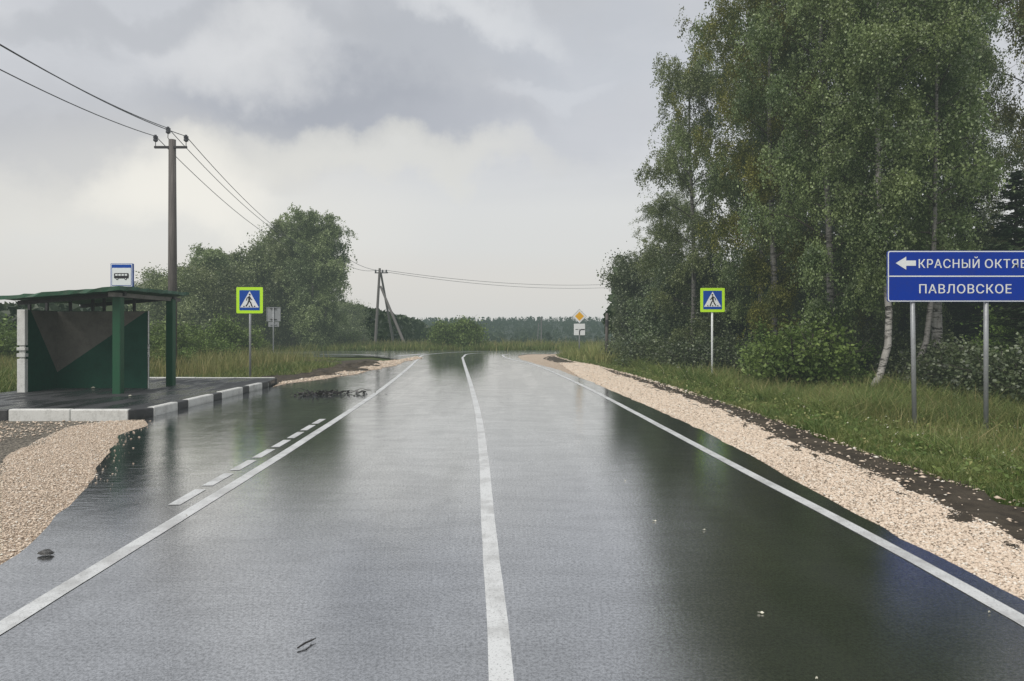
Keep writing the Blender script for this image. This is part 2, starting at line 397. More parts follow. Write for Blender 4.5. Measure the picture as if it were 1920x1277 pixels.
def ribbon(name, a, b, n, za, zb, mat, bump=0., seed=1):
    """strip between two outlines with n cross divisions"""
    def even(pts, m):
        P = np.array(pts); d = np.r_[0, np.cumsum(np.hypot(*np.diff(P, axis=0).T))]
        t = np.linspace(0, d[-1], m); return np.stack([np.interp(t, d, P[:, 0]), np.interp(t, d, P[:, 1])], 1)
    m = 420; A = even(a, m); B = even(b, m); rs = np.random.RandomState(seed)
    T = np.linspace(0, 1, n+1)[None, :, None]
    P = A[:, None, :]*(1-T)+B[:, None, :]*T
    z = za*(1-T[..., 0])+zb*T[..., 0]+rs.rand(m, n+1)*bump
    V = np.concatenate([P, z[..., None]], 2).reshape(-1, 3)
    i, j = np.meshgrid(np.arange(n), np.arange(m-1)); b0 = (j*(n+1)+i).ravel()
    o = np_mesh(name, V, np.stack([b0, b0+1, b0+n+2, b0+n+1], 1), mat); tag(o, kind='structure'); return o

ar = [(x+.12*(y < 40), y) for x, y in jitter(resample(A_R), .022, 3)]; grr = jitter(resample(G_R), .07, 4); dr = jitter(resample(D_R), .12, 5)
al = jitter(resample(A_L[:9], .25), .025, 6)+A_L[9:]
# main road with lay-by, the junction and the side road
bay_far = chain([(520,719),(600,708),(680,697),(735,684),(752,674)])
side = [(-8.6, 45.6), (-12, 45.0), (-20, 44.0), (-60, 38.0), (-60, 46.5), (-25, 52.5), (-14, 56.3), (-7, 57.5), (0, 57.3), (14, 57.4), (60, 57.4)]
road = al+jitter(resample(bay_far), .05, 8)+side+ar[::-1]
sheet('road', road, 0.0, 'asphalt')
ribbon('gravel_shoulder', [(x-.3, y) for x, y in ar if y < 48]+[p for p in ar if p[1] >= 48], grr, 10, -.034, -.03, 'gravel', .02, 2)
ribbon('soil_strip', [(x-.25, y) for x, y in grr], dr, 8, -.032, -.04, 'dirt', .035, 3)
# left gravel beside the near lane, and darker gravel further out
gl = [(x+.3, y) for x, y in al[:-3]]
gl_out = [(-9.5, -6), (-9.5, 3)]+[(-8.6, 7), (-8.0, 9.5)]+chain([(0,905),(60,850),(140,800),(235,785)], -.02)
gl_out = [(-12, -6), (-11, 5), (-8.6, 8)]+chain([(-60,900),(0,872),(70,826),(130,800),(200,790)], -.02)+[(-7.4, 14.2)]
ribbon('gravel_patch', gl+[(-6.9, 14.2)], jitter(resample(gl_out), .12, 9), 14, -.034, -.036, 'gravel', .022, 5)
sheet('muddy_gravel', jitter(resample([(-6.9, 14.24), (-6.3, 12), (-5.6, 9), (-5.5, 6), (-6, -6)]), .02, 3)+[(-30, -6), (-30, 14.3), (-7.6, 14.28)], -.046, 'darkgravel')
# gravel island between lay-by and side road
isl = chain([(512,722),(600,711),(700,697),(748,684),(786,673),(735,678),(690,672.5),(640,676)])+[(-12.5, 44.2), (-14, 42.5), (-11, 34), (-9.5, 27), (-8.3, 23.2)]
sheet('gravel_island', [(x, y) for x, y in isl], -.02, 'dirt')
gin = jitter(resample(chain([(505,726),(560,717),(640,706),(725,690),(752,681),(788,668.6),(745,674.5),(700,679),(700,682),(640,696),(590,706),(530,715.5)]), .6), .10, 11)
sheet('gravel_strip', gin, .006, 'gravel')
hx = np.linspace(-1400, 1400, 57); hy = np.linspace(235, 1250, 60); HX, HY = np.meshgrid(hx, hy)
HZ_ = gz(HX, HY)+3.2*sstep(235, 275, HY)-.5; HV = np.stack([HX.ravel(), HY.ravel(), HZ_.ravel()], 1)
i, j = np.meshgrid(np.arange(56), np.arange(59)); b0 = (j*57+i).ravel()
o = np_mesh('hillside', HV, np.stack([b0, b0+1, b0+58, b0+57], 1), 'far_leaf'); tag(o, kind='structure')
# painted lines
def line(name, pts, w, z=.004, a=None, b=None):
    P = resample(pts, .5); mb = MB(); vs = []
    for i, (x, y) in enumerate(P):
        x1, y1 = P[min(i+1, len(P)-1)]; x0, y0 = P[max(i-1, 0)]; L = math.hypot(x1-x0, y1-y0)
        nx_, ny_ = -(y1-y0)/L*w/2, (x1-x0)/L*w/2
        e = random.uniform(-.003, .003)
        vs += [(x-nx_+e, y-ny_, z), (x+nx_+e, y+ny_, z)]
    mb.add(vs, [(2*i+2, 2*i, 2*i+1, 2*i+3)[::-1] for i in range(len(P)-1)])
    o = mb.build(name, 'line'); tag(o, kind='structure'); return o
line('edge_line', W_L, .135); line('centre_line', W_C, .125); line('edge_line', W_R, .125)
for k in range(8):
    y0 = 7.31+k*.885; y1 = y0+.70
    ex = lambda y: float(np.interp(y, [p[1] for p in W_L[:9]], [p[0] for p in W_L[:9]]))-.27
    line('dashed_line', [(ex(y0), y0), (ex(y1), y1)], .12)
line('edge_line', chain([(600,664.3),(660,664.6),(700,666),(720,666.3)]), .3, .004)
line('side_road_line', [(-16, 45.8), (-11.6, 45.9), (-9.8, 46.1)], .16)
line('side_road_line', [(-22, 50.2), (-14, 52.1)], .14)
line('side_road_line', [(-7.2, 46.2), (-5.9, 50.0)], .35)

# ------------------------------------------------------------------ bus platform and kerb stones
plat = [(-18, 14.42), (-7.62, 14.42), (-7.30, 14.75), (-7.28, 22.2), (-7.5, 23.6), (-12.6, 23.6), (-12.6, 17.75), (-18, 17.75)]
mb = MB(); P = [Vector((x, y, 0)) for x, y in plat]
fs = [tuple(t) if (P[t[1]]-P[t[0]]).cross(P[t[2]]-P[t[0]]).z > 0 else tuple(reversed(t)) for t in tessellate_polygon([P])]
mb.add([(x, y, .155) for x, y in plat], fs)
n = len(plat)
mb.add([(x, y, -.1) for x, y in plat]+[(x, y, .155) for x, y in plat], [(k, (k+1) % n, n+(k+1) % n, n+k) for k in range(n)])
o = mb.build('platform', 'asphalt_rough'); tag(o, kind='structure')
def kerb(p, q, white, label, h=.175, w=.16):
    p = Vector((p[0], p[1], 0)); q = Vector((q[0], q[1], 0)); L = (q-p).length; mb = MB()
    mb.box((0.004, 0, -.12), (L-.004, w, h+random.uniform(-.006, .006)), 0, .018)
    o = mb.build('kerb_stone', 'whitewash' if white else 'blackpaint')
    o.location = p; o.rotation_euler.z = math.atan2(q.y-p.y, q.x-p.x)
    tag(o, label, 'kerb stone', 'painted kerb stones around the bus platform'); return o
KF = 14.26
kerb((-12.2, KF), (-11.05, KF), True, 'white kerb stone beyond the left black one, at the photo edge')
kerb((-11.05, KF), (-9.72, KF), False, 'black kerb stone at the left end of the bus platform front')
kerb((-9.72, KF), (-8.52, KF), True, 'white kerb stone on the platform front, next to the left black one')
kerb((-8.52, KF), (-7.40, KF), True, 'white kerb stone on the platform front, touching the black corner stone')
kerb((-7.40, KF), (-7.10, 14.68), False, 'black slanted kerb stone at the near corner of the bus platform')
br = [14.68, 15.76, 16.30, 17.70, 18.25, 19.70, 20.20, 21.30, 21.85]
nm = ['nearest to', 'second from', 'third from', 'fourth from']
for k in range(8):
    wh = k % 2 == 0
    kerb((-7.10-.012*k, br[k]), (-7.112-.012*k, br[k+1]), wh, '%s kerb stone along the lay-by, %s the platform corner among %s ones' % ('white' if wh else 'black', nm[k//2], 'white' if wh else 'black'))
kerb((-7.2, 21.87), (-7.45, 22.6), True, 'whitish end kerb stone where the bus platform meets the gravel', .13)
for k, (a, b) in enumerate((((-18, 17.72), (-14.6, 17.72)), ((-14.6, 17.72), (-12.62, 17.72)))):
    kerb(a, b, True, ('white kerb stone left of the shelter at the grass, at the photo edge', 'white kerb stone at the grass, touching the shelter wall base')[k])
for k in range(4):
    kerb((-12.6+1.25*k, 23.6), (-11.35+1.25*k, 23.6), True, 'white kerb stone along the back edge of the bus platform', .17)

# ------------------------------------------------------------------ bus shelter
sh = empty('bus_shelter', (-10.8, 19.4, .155)); ox, oy, oz = sh.location
def L_(x, y, z): return (x-ox, y-oy, z-oz)
tag(sh, 'green concrete bus shelter with sloping roof and grey brown triangle painted inside', 'bus shelter')
WT = 2.2; XB = -12.05; YE = 19.6; XE = -9.66
mb = MB(); mb.box(L_(XB-.17, 18.42, .156), L_(XB, YE+.16, WT)); mb.flat([(0, 0)]*3, 0) if False else None
mb.add([L_(XB+.003, 18.52, WT-.01), L_(XB+.003, YE, WT-.01), L_(XB+.003, YE, .58)], [(0, 2, 1)], 1)
mb.build('back_wall', ['green_dark', 'brown'], sh)
mb = MB(); mb.box(L_(XB+.003, YE, .156), L_(XE, YE+.11, WT-.004))
mb.add([L_(XB+.004, YE-.003, WT-.012), L_(XE-.03, YE-.003, WT-.012), L_(XB+.004, YE-.003, .58)], [(0, 2, 1)], 1)
mb.build('end_wall', ['green_dark', 'brown'], sh)
def baluster(cx, cy, wx, wy):
    mb = MB()
    for z0, z1, g in ((.15, .98, 0), (.985, 1.03, -.035), (1.035, 1.12, .006), (1.125, 1.19, -.03), (1.195, 1.27, .006), (1.275, 1.32, -.035), (1.325, WT+.005, 0)):
        mb.box(L_(cx-wx/2-g, cy-wy/2-g, z0), L_(cx+wx/2+g, cy+wy/2+g, z1), 0, .008)
    return mb.build('wall_edge', 'whitewash', sh)
baluster(XB-.10, 18.36, .2, .12); baluster(XE+.02, YE+.02, .02, .05)
for cx_, cy_ in ((-9.58, 18.0), (-9.50, 20.6)):
    mb = MB(); mb.box(L_(cx_-.1, cy_-.1, .15), L_(cx_+.1, cy_+.1, 2.56), 0, .015); mb.build('column', 'green', sh)
def roofz(x, y):
    t = (x+12.1)/2.85; return 2.43+t*(.23+.03*(y-17.5)/3.7)+.0
mb = MB(); nxr, nyr = 14, 22; vs = []
rr = random.Random(4)
for layer in (0, 1):
    for j in range(nyr+1):
        for i in range(nxr+1):
            x = -12.1+2.85*i/nxr; y = 17.45+3.75*j/nyr
            e = rr.uniform(-.02, .02) if (i in (0, nxr) or j in (0, nyr)) else 0
            z = roofz(x, y)+.005*math.sin(y*6)+rr.uniform(-.006, .006)+(0 if layer == 0 else .075+rr.uniform(-.012, .016))
            if layer == 0 and (i in (0, nxr) or j in (0, nyr)): z -= rr.uniform(0, .02)
            vs.append(L_(x+e, y+e, z))
W_ = nxr+1; N_ = W_*(nyr+1); fs = []
for j in range(nyr):
    for i in range(nxr):
        a = j*W_+i; fs.append((a, a+W_, a+W_+1, a+1)); a += N_; fs.append((a, a+1, a+W_+1, a+W_))
for i in range(nxr):
    fs.append((i, i+1, N_+i+1, N_+i)); a = nyr*W_+i; fs.append((a+1, a, N_+a, N_+a+1))
for j in range(nyr):
    a = j*W_; fs.append((a+W_, a, N_+a, N_+a+W_)); a = j*W_+nxr; fs.append((a, a+W_, N_+a+W_, N_+a))
mb.add(vs, fs); mb.build('roof', 'roof', sh)
for yb in (18.0, 20.6):
    mb = MB()
    x0, x1 = -12.0, -9.4
    vs = [L_(x, y, roofz(x, 19)-dz) for x in (x0, x1) for y in (yb-.05, yb+.05) for dz in (.13, .03)]
    mb.add(vs, [(0,1,3,2),(4,6,7,5),(0,4,5,1),(2,3,7,6),(1,5,7,3),(0,2,6,4)]); mb.build('roof_beam', 'blackpaint', sh)
mb = MB(); mb.box(L_(-9.61, 17.6, 2.50), L_(-9.45, 21.1, 2.60)); mb.build('roof_beam', 'concrete', sh)
for sx_, sy_ in ((XB-.08, 18.6), (XB-.08, 19.3), (-11.75, YE+.08), (-11.15, YE+.08), (-10.85, YE+.08), (-10.05, YE+.08)):
    mb = MB(); mb.box(L_(sx_-.03, sy_-.03, WT), L_(sx_+.03, sy_+.03, roofz(sx_, 19)+.01)); mb.build('support_stub', 'dark_metal', sh)

# ------------------------------------------------------------------ signs
def rrect(x0, z0, x1, z1, r, n=4):
    out = []
    for cx, cz, a0 in ((x1-r, z0+r, -PI/2), (x1-r, z1-r, 0), (x0+r, z1-r, PI/2), (x0+r, z0+r, PI)):
        for k in range(n+1):
            a = a0+PI/2*k/n; out.append((cx+r*math.cos(a), cz+r*math.sin(a)))
    return out
def slab(mb, pts, y0, y1, mi=0):
    mb.flat(pts, y0, mi); n = len(pts)
    mb.add([(p[0], y0, p[1]) for p in pts]+[(p[0], y1, p[1]) for p in pts], [(k, n+k, n+(k+1) % n, (k+1) % n) for k in range(n)]+[tuple(range(2*n-1, n-1, -1))], mi)
def post(parent, h, r, mat='steel', x=0, y=.05, z=0, tilt=0):
    mb = MB(); mb.tube([(x, y, z-.4), (x+tilt*.5, y, z+h*.5), (x+tilt, y, z+h)], r, 12)
    o = mb.build('post', mat, parent, True)
    return o
def ped_face(mb, cx, cz, s, y, flip):
    """crossing pictogram: s = half side of the blue square"""
    slab(mb, rrect(cx-s, cz-s, cx+s, cz+s, s*.03), y, y+.0025, 0)
    mb.flat([(cx-s*.92, cz-s*.72), (cx+s*.92, cz-s*.72), (cx, cz+s*.9)], y-.004, 1)
    f = -1 if flip else 1
    def T(pts): return [(cx+f*a*s, cz+b*s) for a, b in pts]
    yy = y-.008
    mb.circ(cx+f*.02*s, cz+.56*s, s*.095, yy, 2)
    mb.flat(T([(-.12, .40), (.06, .42), (.10, .1), (.02, -.08), (-.13, -.06), (-.12, .15)])[::1 if f > 0 else -1], yy, 2)
    for pts, w in (([(-.04, -.02), (.14, -.28), (.24, -.62), (.32, -.62)], .12), ([(-.06, -.02), (-.16, -.32), (-.36, -.62)], .12),
                   ([(-.08, .36), (-.27, .18), (-.30, -.04)], .085), ([(.04, .34), (.14, .14), (.27, .02)], .085)):
        mb.stroke(T(pts), w*s, yy-.001, 2)
    for a in (-.56, -.02, .50):
        mb.flat(T([(a-.09, -.66), (a+.08, -.66), (a+.06, -.54), (a-.02, -.54)])[::1 if f > 0 else -1], yy, 2)
def ped_sign(loc, label, h0, side, flip, tilt=0, foot=False, r=.038):
    t = empty('pedestrian_crossing_sign', loc); tag(t, label, 'road sign')
    post(t, h0+side*.95, r, 'signwhite' if foot else 'steel', 0, .06)
    if foot:
        mb = MB(); mb.tube([(0, .06, -.1), (.01, .06, .34)], [.075, .06], 10); mb.build('post_sleeve', 'dark_metal', t)
    mb = MB(); slab(mb, rrect(-side/2, h0, side/2, h0+side, .035), 0, .025); bd = mb.build('board', 'signyellow', t)
    mb = MB(); ped_face(mb, 0, h0+side/2, side*.385, -.004, flip); mb.build('pictogram', ['signblue', 'signwhite', 'signblack'], bd)
    for hz in (.25, .75):
        mb = MB(); mb.box((-.07, .025, h0+side*hz-.015), (.07, .105, h0+side*hz+.015)); mb.build('clamp', 'steel', bd)
    return t
d = 25.2; s1 = ped_sign((PX(468, d), d, -.05), 'lime bordered crossing sign on grey post at far end of bus platform', 2.30, .89, False)
d = 27.0; s2 = ped_sign((PX(1336, d), d, -.33), 'lime bordered crossing sign on white post in the verge under the birches', 2.66, .88, True, foot=True)
s2.rotation_euler.z = math.radians(-2); s1.rotation_euler.z = math.radians(2)

# priority road sign
d = 44.0; t = empty('priority_road_sign', (PX(1086.5, d), d, -.3)); tag(t, 'yellow diamond priority sign with bent road plate below, in right verge', 'road sign')
zc = PZ(593, d)+.3; hd = .43
post(t, zc+.2, .04, 'steel', 0, .06)
mb = MB()
def dia(k): return [(0, zc-hd*k), (hd*k, zc), (0, zc+hd*k), (-hd*k, zc)]
slab(mb, dia(1), 0, .02, 0); mb.flat(dia(.96), -.003, 1); mb.flat(dia(.62), -.007, 2); mb.build('board', ['dark_metal', 'signwhite', 'signamber'], t)
mb = MB(); zt = PZ(607, d)+.3; zb = PZ(628.5, d)+.3; slab(mb, rrect(-.33, zb, .33, zt, .03), 0, .02, 0)
mb.stroke([(0, zb+.02), (0, zb+.24), (.07, zb+.33), (.31, zb+.34)], .065, -.006, 1); mb.stroke([(0, zb+.34), (-.05, zb+.34)], .04, -.006, 1)
mb.stroke([(-.24, zb+.34), (-.09, zb+.34)], .035, -.006, 1); mb.build('plate', ['signwhite', 'signblack'], t)

# back of a sign on the left
d = 46.0; t = empty('sign_seen_from_behind', (PX(513, d), d, -.05)); tag(t, 'grey bare back of a square sign with small plate, left meadow', 'road sign')
post(t, PZ(577, d)+.05, .035, 'steel', 0, -.05)
z0, z1 = PZ(602.5, d)+.05, PZ(576, d)+.05
mb = MB(); slab(mb, rrect(-.43, z0, .43, z1, .03), 0, .02)
for a, b in (((-.43, z0), (.43, z0+.03)), ((-.43, z1-.03), (.43, z1)), ((-.43, z0+.03), (-.40, z1-.03)), ((.40, z0+.03), (.43, z1-.03))):
    mb.box((a[0], -.03, a[1]), (b[0], -.001, b[1]))
bk = mb.build('board', 'steel', t)
for zz in (z0+.1, z1-.12):
    mb = MB(); mb.box((-.2, -.075, zz), (.2, -.032, zz+.05)); mb.build('clamp', 'dark_metal', bk)
mb = MB(); slab(mb, rrect(-.33, z0-.34, .33, z0-.03, .02), 0, .02); mb.box((-.2, -.05, z0-.22), (.2, -.003, z0-.17)); mb.build('plate', 'steel', t)

# bus stop sign on the shelter roof
d = 20.0; zb, zt = PZ(538, d), PZ(494, d)
t = empty('bus_stop_sign', (PX(228, d), d, roofz(PX(228, d), d)+.08)); bz = t.location.z
tag(t, 'square blue and white bus stop sign standing on the shelter roof', 'road sign')
w = .30
for sx_ in (-.12, .12):
    mb = MB(); mb.tube([(sx_, .04, -.05), (sx_, .04, zb-bz+.1)], .018, 8); mb.build('bracket', 'steel', t)
mb = MB(); slab(mb, rrect(-w, zb-bz, w, zt-bz, .02), 0, .07, 0)
mb.flat(rrect(-w+.012, zb-bz+.012, w-.012, zt-bz-.012, .02), -.002, 1)
mb.flat(rrect(-w+.03, zb-bz+.03, w-.03, zt-bz-.03, .02), -.005, 0)
mb.flat(rrect(-w+.045, zb-bz+.045, w-.045, zt-bz-.12, .015), -.008, 1); bd = mb.build('board', ['signblue', 'signwhite'], t)
mb = MB(); cz = (zb+zt)/2-bz-.02; y = -.012
mb.flat(rrect(-.20, cz-.07, .20, cz+.075, .03), y, 0)
for k in range(4): mb.flat([(-.165+k*.085, cz+.005), (-.10+k*.085, cz+.005), (-.10+k*.085, cz+.05), (-.165+k*.085, cz+.05)], y-.003, 1)
for c in (-.115, .115): mb.circ(c, cz-.075, .034, y-.002, 0); mb.circ(c, cz-.075, .014, y-.005, 1)
mb.build('bus_symbol', ['signblack', 'signwhite'], bd)

# large direction sign
d = 14.1; gzv = -.36
t = empty('direction_sign', (PX(1716, d), d, gzv)); tag(t, 'large blue direction sign with white Cyrillic place names on grey posts', 'direction sign')
lx = PX(1664, d)-t.location.x; rx = PX(2035, d)-t.location.x; zt = PZ(470, d)-gzv; zb = PZ(566, d)-gzv
for k, (pp, tl) in enumerate(((1716, -.035), (1852.5, 0), (1990, .01))):
    x = PX(pp, d)-t.location.x
    mb = MB(); mb.tube([(x+.03*(k == 0), .06, -.4), (x+tl, .06, zt-.06)], .042, 14); mb.build('post', 'steel', t, True)
mb = MB()
slab(mb, rrect(lx, zb, rx, zt, .05), 0, .03, 0)
mb.flat(rrect(lx+.006, zb+.006, rx-.006, zt-.006, .046), -.002, 1)
mb.flat(rrect(lx+.026, zb+.026, rx-.026, zt-.026, .032), -.005, 0)
zm = PZ(518, d)-gzv
mb.flat([(lx+.024, zm-.011), (rx-.024, zm-.011), (rx-.024, zm+.011), (lx+.024, zm+.011)], -.008, 1)
bd = mb.build('board', ['bigblue', 'signwhite'], t)
ax = PX(1679, d)-t.location.x; az = PZ(493.5, d)-gzv
mb = MB(); mb.flat([(ax, az), (ax+.20, az-.125), (ax+.20, az-.05), (ax+.385, az-.05), (ax+.385, az+.05), (ax+.20, az+.05), (ax+.20, az+.125)], -.009, 0)
mb.build('arrow', 'signwhite', bd)
def lettering(txt, x0, x1, zbase, height, y, parent, mat='signwhite', name='lettering', bold=.0):
    cu = bpy.data.curves.new(name, 'FONT'); cu.body = txt; cu.size = 1; cu.offset = bold; cu.space_character = 1.12; cu.resolution_u = 4
    o = bpy.data.objects.new(name, cu); COL.objects.link(o); bpy.context.view_layer.update()
    me = bpy.data.meshes.new_from_object(o.evaluated_get(bpy.context.evaluated_depsgraph_get()))
    bpy.data.objects.remove(o); bpy.data.curves.remove(cu)
    n = len(me.vertices); a = np.empty(n*3); me.vertices.foreach_get('co', a); a = a.reshape(-1, 3)
    # cap height measured without the breve of the short i
    cap = CAP
    if True:
        import bmesh
        bm = bmesh.new(); bm.from_mesh(me); base = list(bm.faces)
        for k, sx2 in enumerate((-.011, .011)):
            g = bmesh.ops.duplicate(bm, geom=base)
            for v_ in g['geom']:
                if isinstance(v_, bmesh.types.BMVert): v_.co.x += sx2; v_.co.z += .0006*(k+1)
        bm.to_mesh(me); bm.free(); n = len(me.vertices); a = np.empty(n*3); me.vertices.foreach_get('co', a); a = a.reshape(-1, 3)
    sx_ = (x1-x0)/(a[:, 0].max()-a[:, 0].min()); sz_ = height/cap
    out = np.stack([x0+(a[:, 0]-a[:, 0].min())*sx_, y-a[:, 2], zbase+a[:, 1]*sz_], 1)
    me.vertices.foreach_set('co', out.ravel()); me.update(); me.materials.clear(); me.materials.append(M[mat])
    return link(name, me, parent)
cu = bpy.data.curves.new('c', 'FONT'); cu.body = 'Н'; cu.size = 1; oo = bpy.data.objects.new('c', cu); COL.objects.link(oo); bpy.context.view_layer.update()
me = bpy.data.meshes.new_from_object(oo.evaluated_get(bpy.context.evaluated_depsgraph_get())); CAP = max(v.co.y for v in me.vertices)
bpy.data.objects.remove(oo); bpy.data.curves.remove(cu); bpy.data.meshes.remove(me)
X_ = lambda p: PX(p, d)-t.location.x
lettering('КРАСНЫЙ', X_(1722), X_(1836), PZ(502.5, d)-gzv, PZ(486, d)-PZ(502.5, d), -.009, bd)
lettering('ОКТЯБРЬ', X_(1846), X_(1957), PZ(502.5, d)-gzv, PZ(486, d)-PZ(502.5, d), -.009, bd)
lettering('ПАВЛОВСКОЕ', X_(1723), X_(1896), PZ(550, d)-gzv, PZ(533, d)-PZ(550, d), -.009, bd)

# ------------------------------------------------------------------ poles and wires
def insulator(mb, x, y, z, s=1):
    for k, (r, h) in enumerate(((.05, .03), (.085, .07), (.05, .03), (.085, .07), (.045, .05))):
        mb.tube([(x, y, z), (x, y, z+h*s)], r*s, 10, 0); z += h*s
    return z
def power_pole(loc, H, rz=0):
    t = empty('power_pole', loc, rz)
    mb = MB(); mb.tube([(0, 0, -.5), (.01, 0, H*.5), (0, 0, H)], [.165, .15, .125], 14); mb.build('pole', 'wood', t, True)
    mb = MB(); mb.box((-.62, -.10, H-.33), (.56, -.02, H-.25)); arm = mb.build('crossarm', 'dark_metal', t)
    tops = []
    for x, zz in ((-.58, H-.25), (.53, H-.25)):
        mb = MB(); mb.tube([(x, -.06, zz), (x, -.06, zz+.22)], .014, 6); mb.build('pin', 'dark_metal', arm)
        mb = MB(); zt_ = insulator(mb, x, -.06, zz+.16); mb.build('insulator', 'ceramic', arm); tops.append((x, -.06, zt_-.05))
    mb = MB(); mb.tube([(-.06, 0, H-.1), (-.16, 0, H+.08), (-.15, 0, H+.28)], .014, 6); mb.build('pin', 'dark_metal', arm)
    mb = MB(); zt_ = insulator(mb, -.15, 0, H+.22); mb.build('insulator', 'ceramic', arm); tops.insert(1, (-.15, 0, zt_-.05))
    return t, tops
d1 = 27.0; P1 = (PX(323, d1), d1, -.05); H1 = PZ(262, d1)+.05
p1, tops = power_pole(P1, H1); tag(p1, 'tall dark wooden power pole rising behind the bus shelter', 'power pole', 'poles carrying the power line')
P2 = (PX(590, 66), 66, -.3); p2 = copy_tree(p1); p2.location = P2; tag(p2, 'wooden power pole hidden among the left trees, end of the three wires', 'power pole')
def wire(a, b, sag, label, r=.012, group='overhead wires of the power line', n=40):
    mb = MB(); o = Vector(a); pts = []
    for k in range(n+1):
        s = k/n; p = Vector(a).lerp(Vector(b), s)-o; p.z -= 4*sag*s*(1-s); pts.append(p)
    mb.tube(pts, r, 5); w = mb.build('power_wire', 'wire', None, True); w.location = o
    tag(w, label, 'wire', group); return w
nmz = ['left', 'middle', 'right']
for k, tp in enumerate(tops):
    a = Vector(P1)+Vector(tp); b = Vector(P2)+Vector(tp)+Vector((0, 0, .1))
    near = Vector((-6.6, -14, 9.2))+Vector((tp[0]*.9, 0, tp[2]-H1-.22*(k == 2)))
    wire(a, near, 1.75, ('lowest wire from the left insulator to the left photo edge', 'upper wire from the pole-top insulator toward the left photo edge', 'wire from the right insulator passing over the pole top, toward the left')[k], .0145)
    wire(a, b, .9, ('lowest of three wires descending from the tall pole to the trees', 'middle of three wires descending from the tall pole to the trees', 'rightmost of three wires descending from the tall pole to the trees')[k], .0145)
# braced pole by the junction
d = 90.0; base = Vector((PX(703, d), d, -.6)); t = empty('braced_power_pole', base); tag(t, 'weathered three-legged power pole standing beyond the junction', 'power pole', 'poles carrying the power line')
top = Vector((PX(712, d), d, PZ(503, d)))-base
mb = MB(); mb.tube([(0, 0, -.5), top], [.19, .14], 10); mb.build('pole', 'wood', t)
mb = MB(); mb.tube([(PX(766, 86)-base.x, -4, -.6), top-Vector((-.1, 0, 2.2))], [.18, .13], 10); mb.build('brace', 'wood', t)
mb = MB(); mb.tube([(PX(741, 95)-base.x, 5, -.8), top-Vector((-.12, 0, .5))], [.17, .12], 10); mb.build('brace', 'wood', t)
mb = MB(); mb.box((top.x-.6, -.06, top.z-.62), (top.x+1.0, .06, top.z-.5)); arm = mb.build('crossarm', 'dark_metal', t)
for x in (-.5, .35, .8):
    mb = MB(); insulator(mb, top.x+x, 0, top.z-.5, 1.3); mb.build('insulator', 'ceramic', arm)
wt = base+top
for k, (dx, dz) in enumerate(((-.5, -.25), (.8, -.25))):
    a = wt+Vector((dx, 0, dz))
    wire(a, (P2[0]+.5*k, P2[1]+.5, PZ(452, 66)+.4*k), .9, ('wire leaving the braced pole to the left, front one', 'wire leaving the braced pole to the left, rear one')[k], .022)
    wire(a, (22+2*k, 128-3*k, 9.1+.6*k), 1.2, ('lower of two wires crossing the sky from the braced pole', 'upper of two wires crossing the sky from the braced pole')[k], .024)
# distant thin poles and short post
d = 150; t = empty('distant_power_pole', (PX(1015, d), d, -5)); tag(t, 'thin distant pole before the wooded ridge, right of the bush', 'power pole', 'poles carrying the power line')
mb = MB(); mb.tube([(0, 0, -1), (0, 0, PZ(594, d)+5)], [.16, .12], 8); mb.build('pole', 'wood', t)
mb = MB(); mb.tube([(-1.1, 0, -1), (-.55, 0, PZ(606, d)+5)], [.10, .09], 8); mb.build('brace', 'wood', t)
t = empty('short_post', (PX(1138, 38.5), 38.5, -.3)); tag(t, 'short dark wooden post in the right verge beyond the diamond sign', 'post')
hh = PZ(587, 38.5)+.3
mb = MB(); mb.tube([(0, 0, -.4), (-.01, 0, hh*.7), (0, 0, hh-.06), (0, 0, hh)], [.095, .085, .085, .06], 10); mb.build('pole', 'wood', t, True)
mb = MB(); mb.tube([(0, 0, hh-.7), (0, 0, hh-.35)], .097, 10); mb.build('band', 'dark_metal', t)

# ------------------------------------------------------------------ vegetation generators
def unit(v): return v/np.maximum(np.linalg.norm(v, axis=-1, keepdims=True), 1e-9)
def leaves(name, C, size, rs, mat, parent=None, down=.6, aspect=.62, inner=None):
    """rhombic leaves at centres C"""
    n = len(C); a = unit(rs.normal(size=(n, 3))+np.array([0, 0, -down*1.6])); b = unit(np.cross(a, rs.normal(size=(n, 3))))
    s = (size*(.6+.8*rs.rand(n)))[:, None]
    A = a*s*.5; B = b*s*.5*aspect
    V = np.stack([C-A, C+B-A*.15, C+A, C-B-A*.15], 1).reshape(-1, 3)
    Q = np.arange(n*4).reshape(-1, 4)
    return np_mesh(name, V, Q, mat, rs.rand(n), parent)
def curve3(p0, d0, L, rs, n=6, droop=.0, wob=.12):
    pts = [np.array(p0, float)]; d_ = np.array(d0, float); d_ /= np.linalg.norm(d_)
    for k in range(n):
        pts.append(pts[-1]+d_*L/n); d_ = d_+rs.normal(size=3)*wob+np.array([0, 0, -droop]); d_ /= np.linalg.norm(d_)
    return np.array(pts)
def strands(mb_v, mb_f, S_, D_, L_2, w, rs):
    """thin hanging twigs as narrow ribbons"""
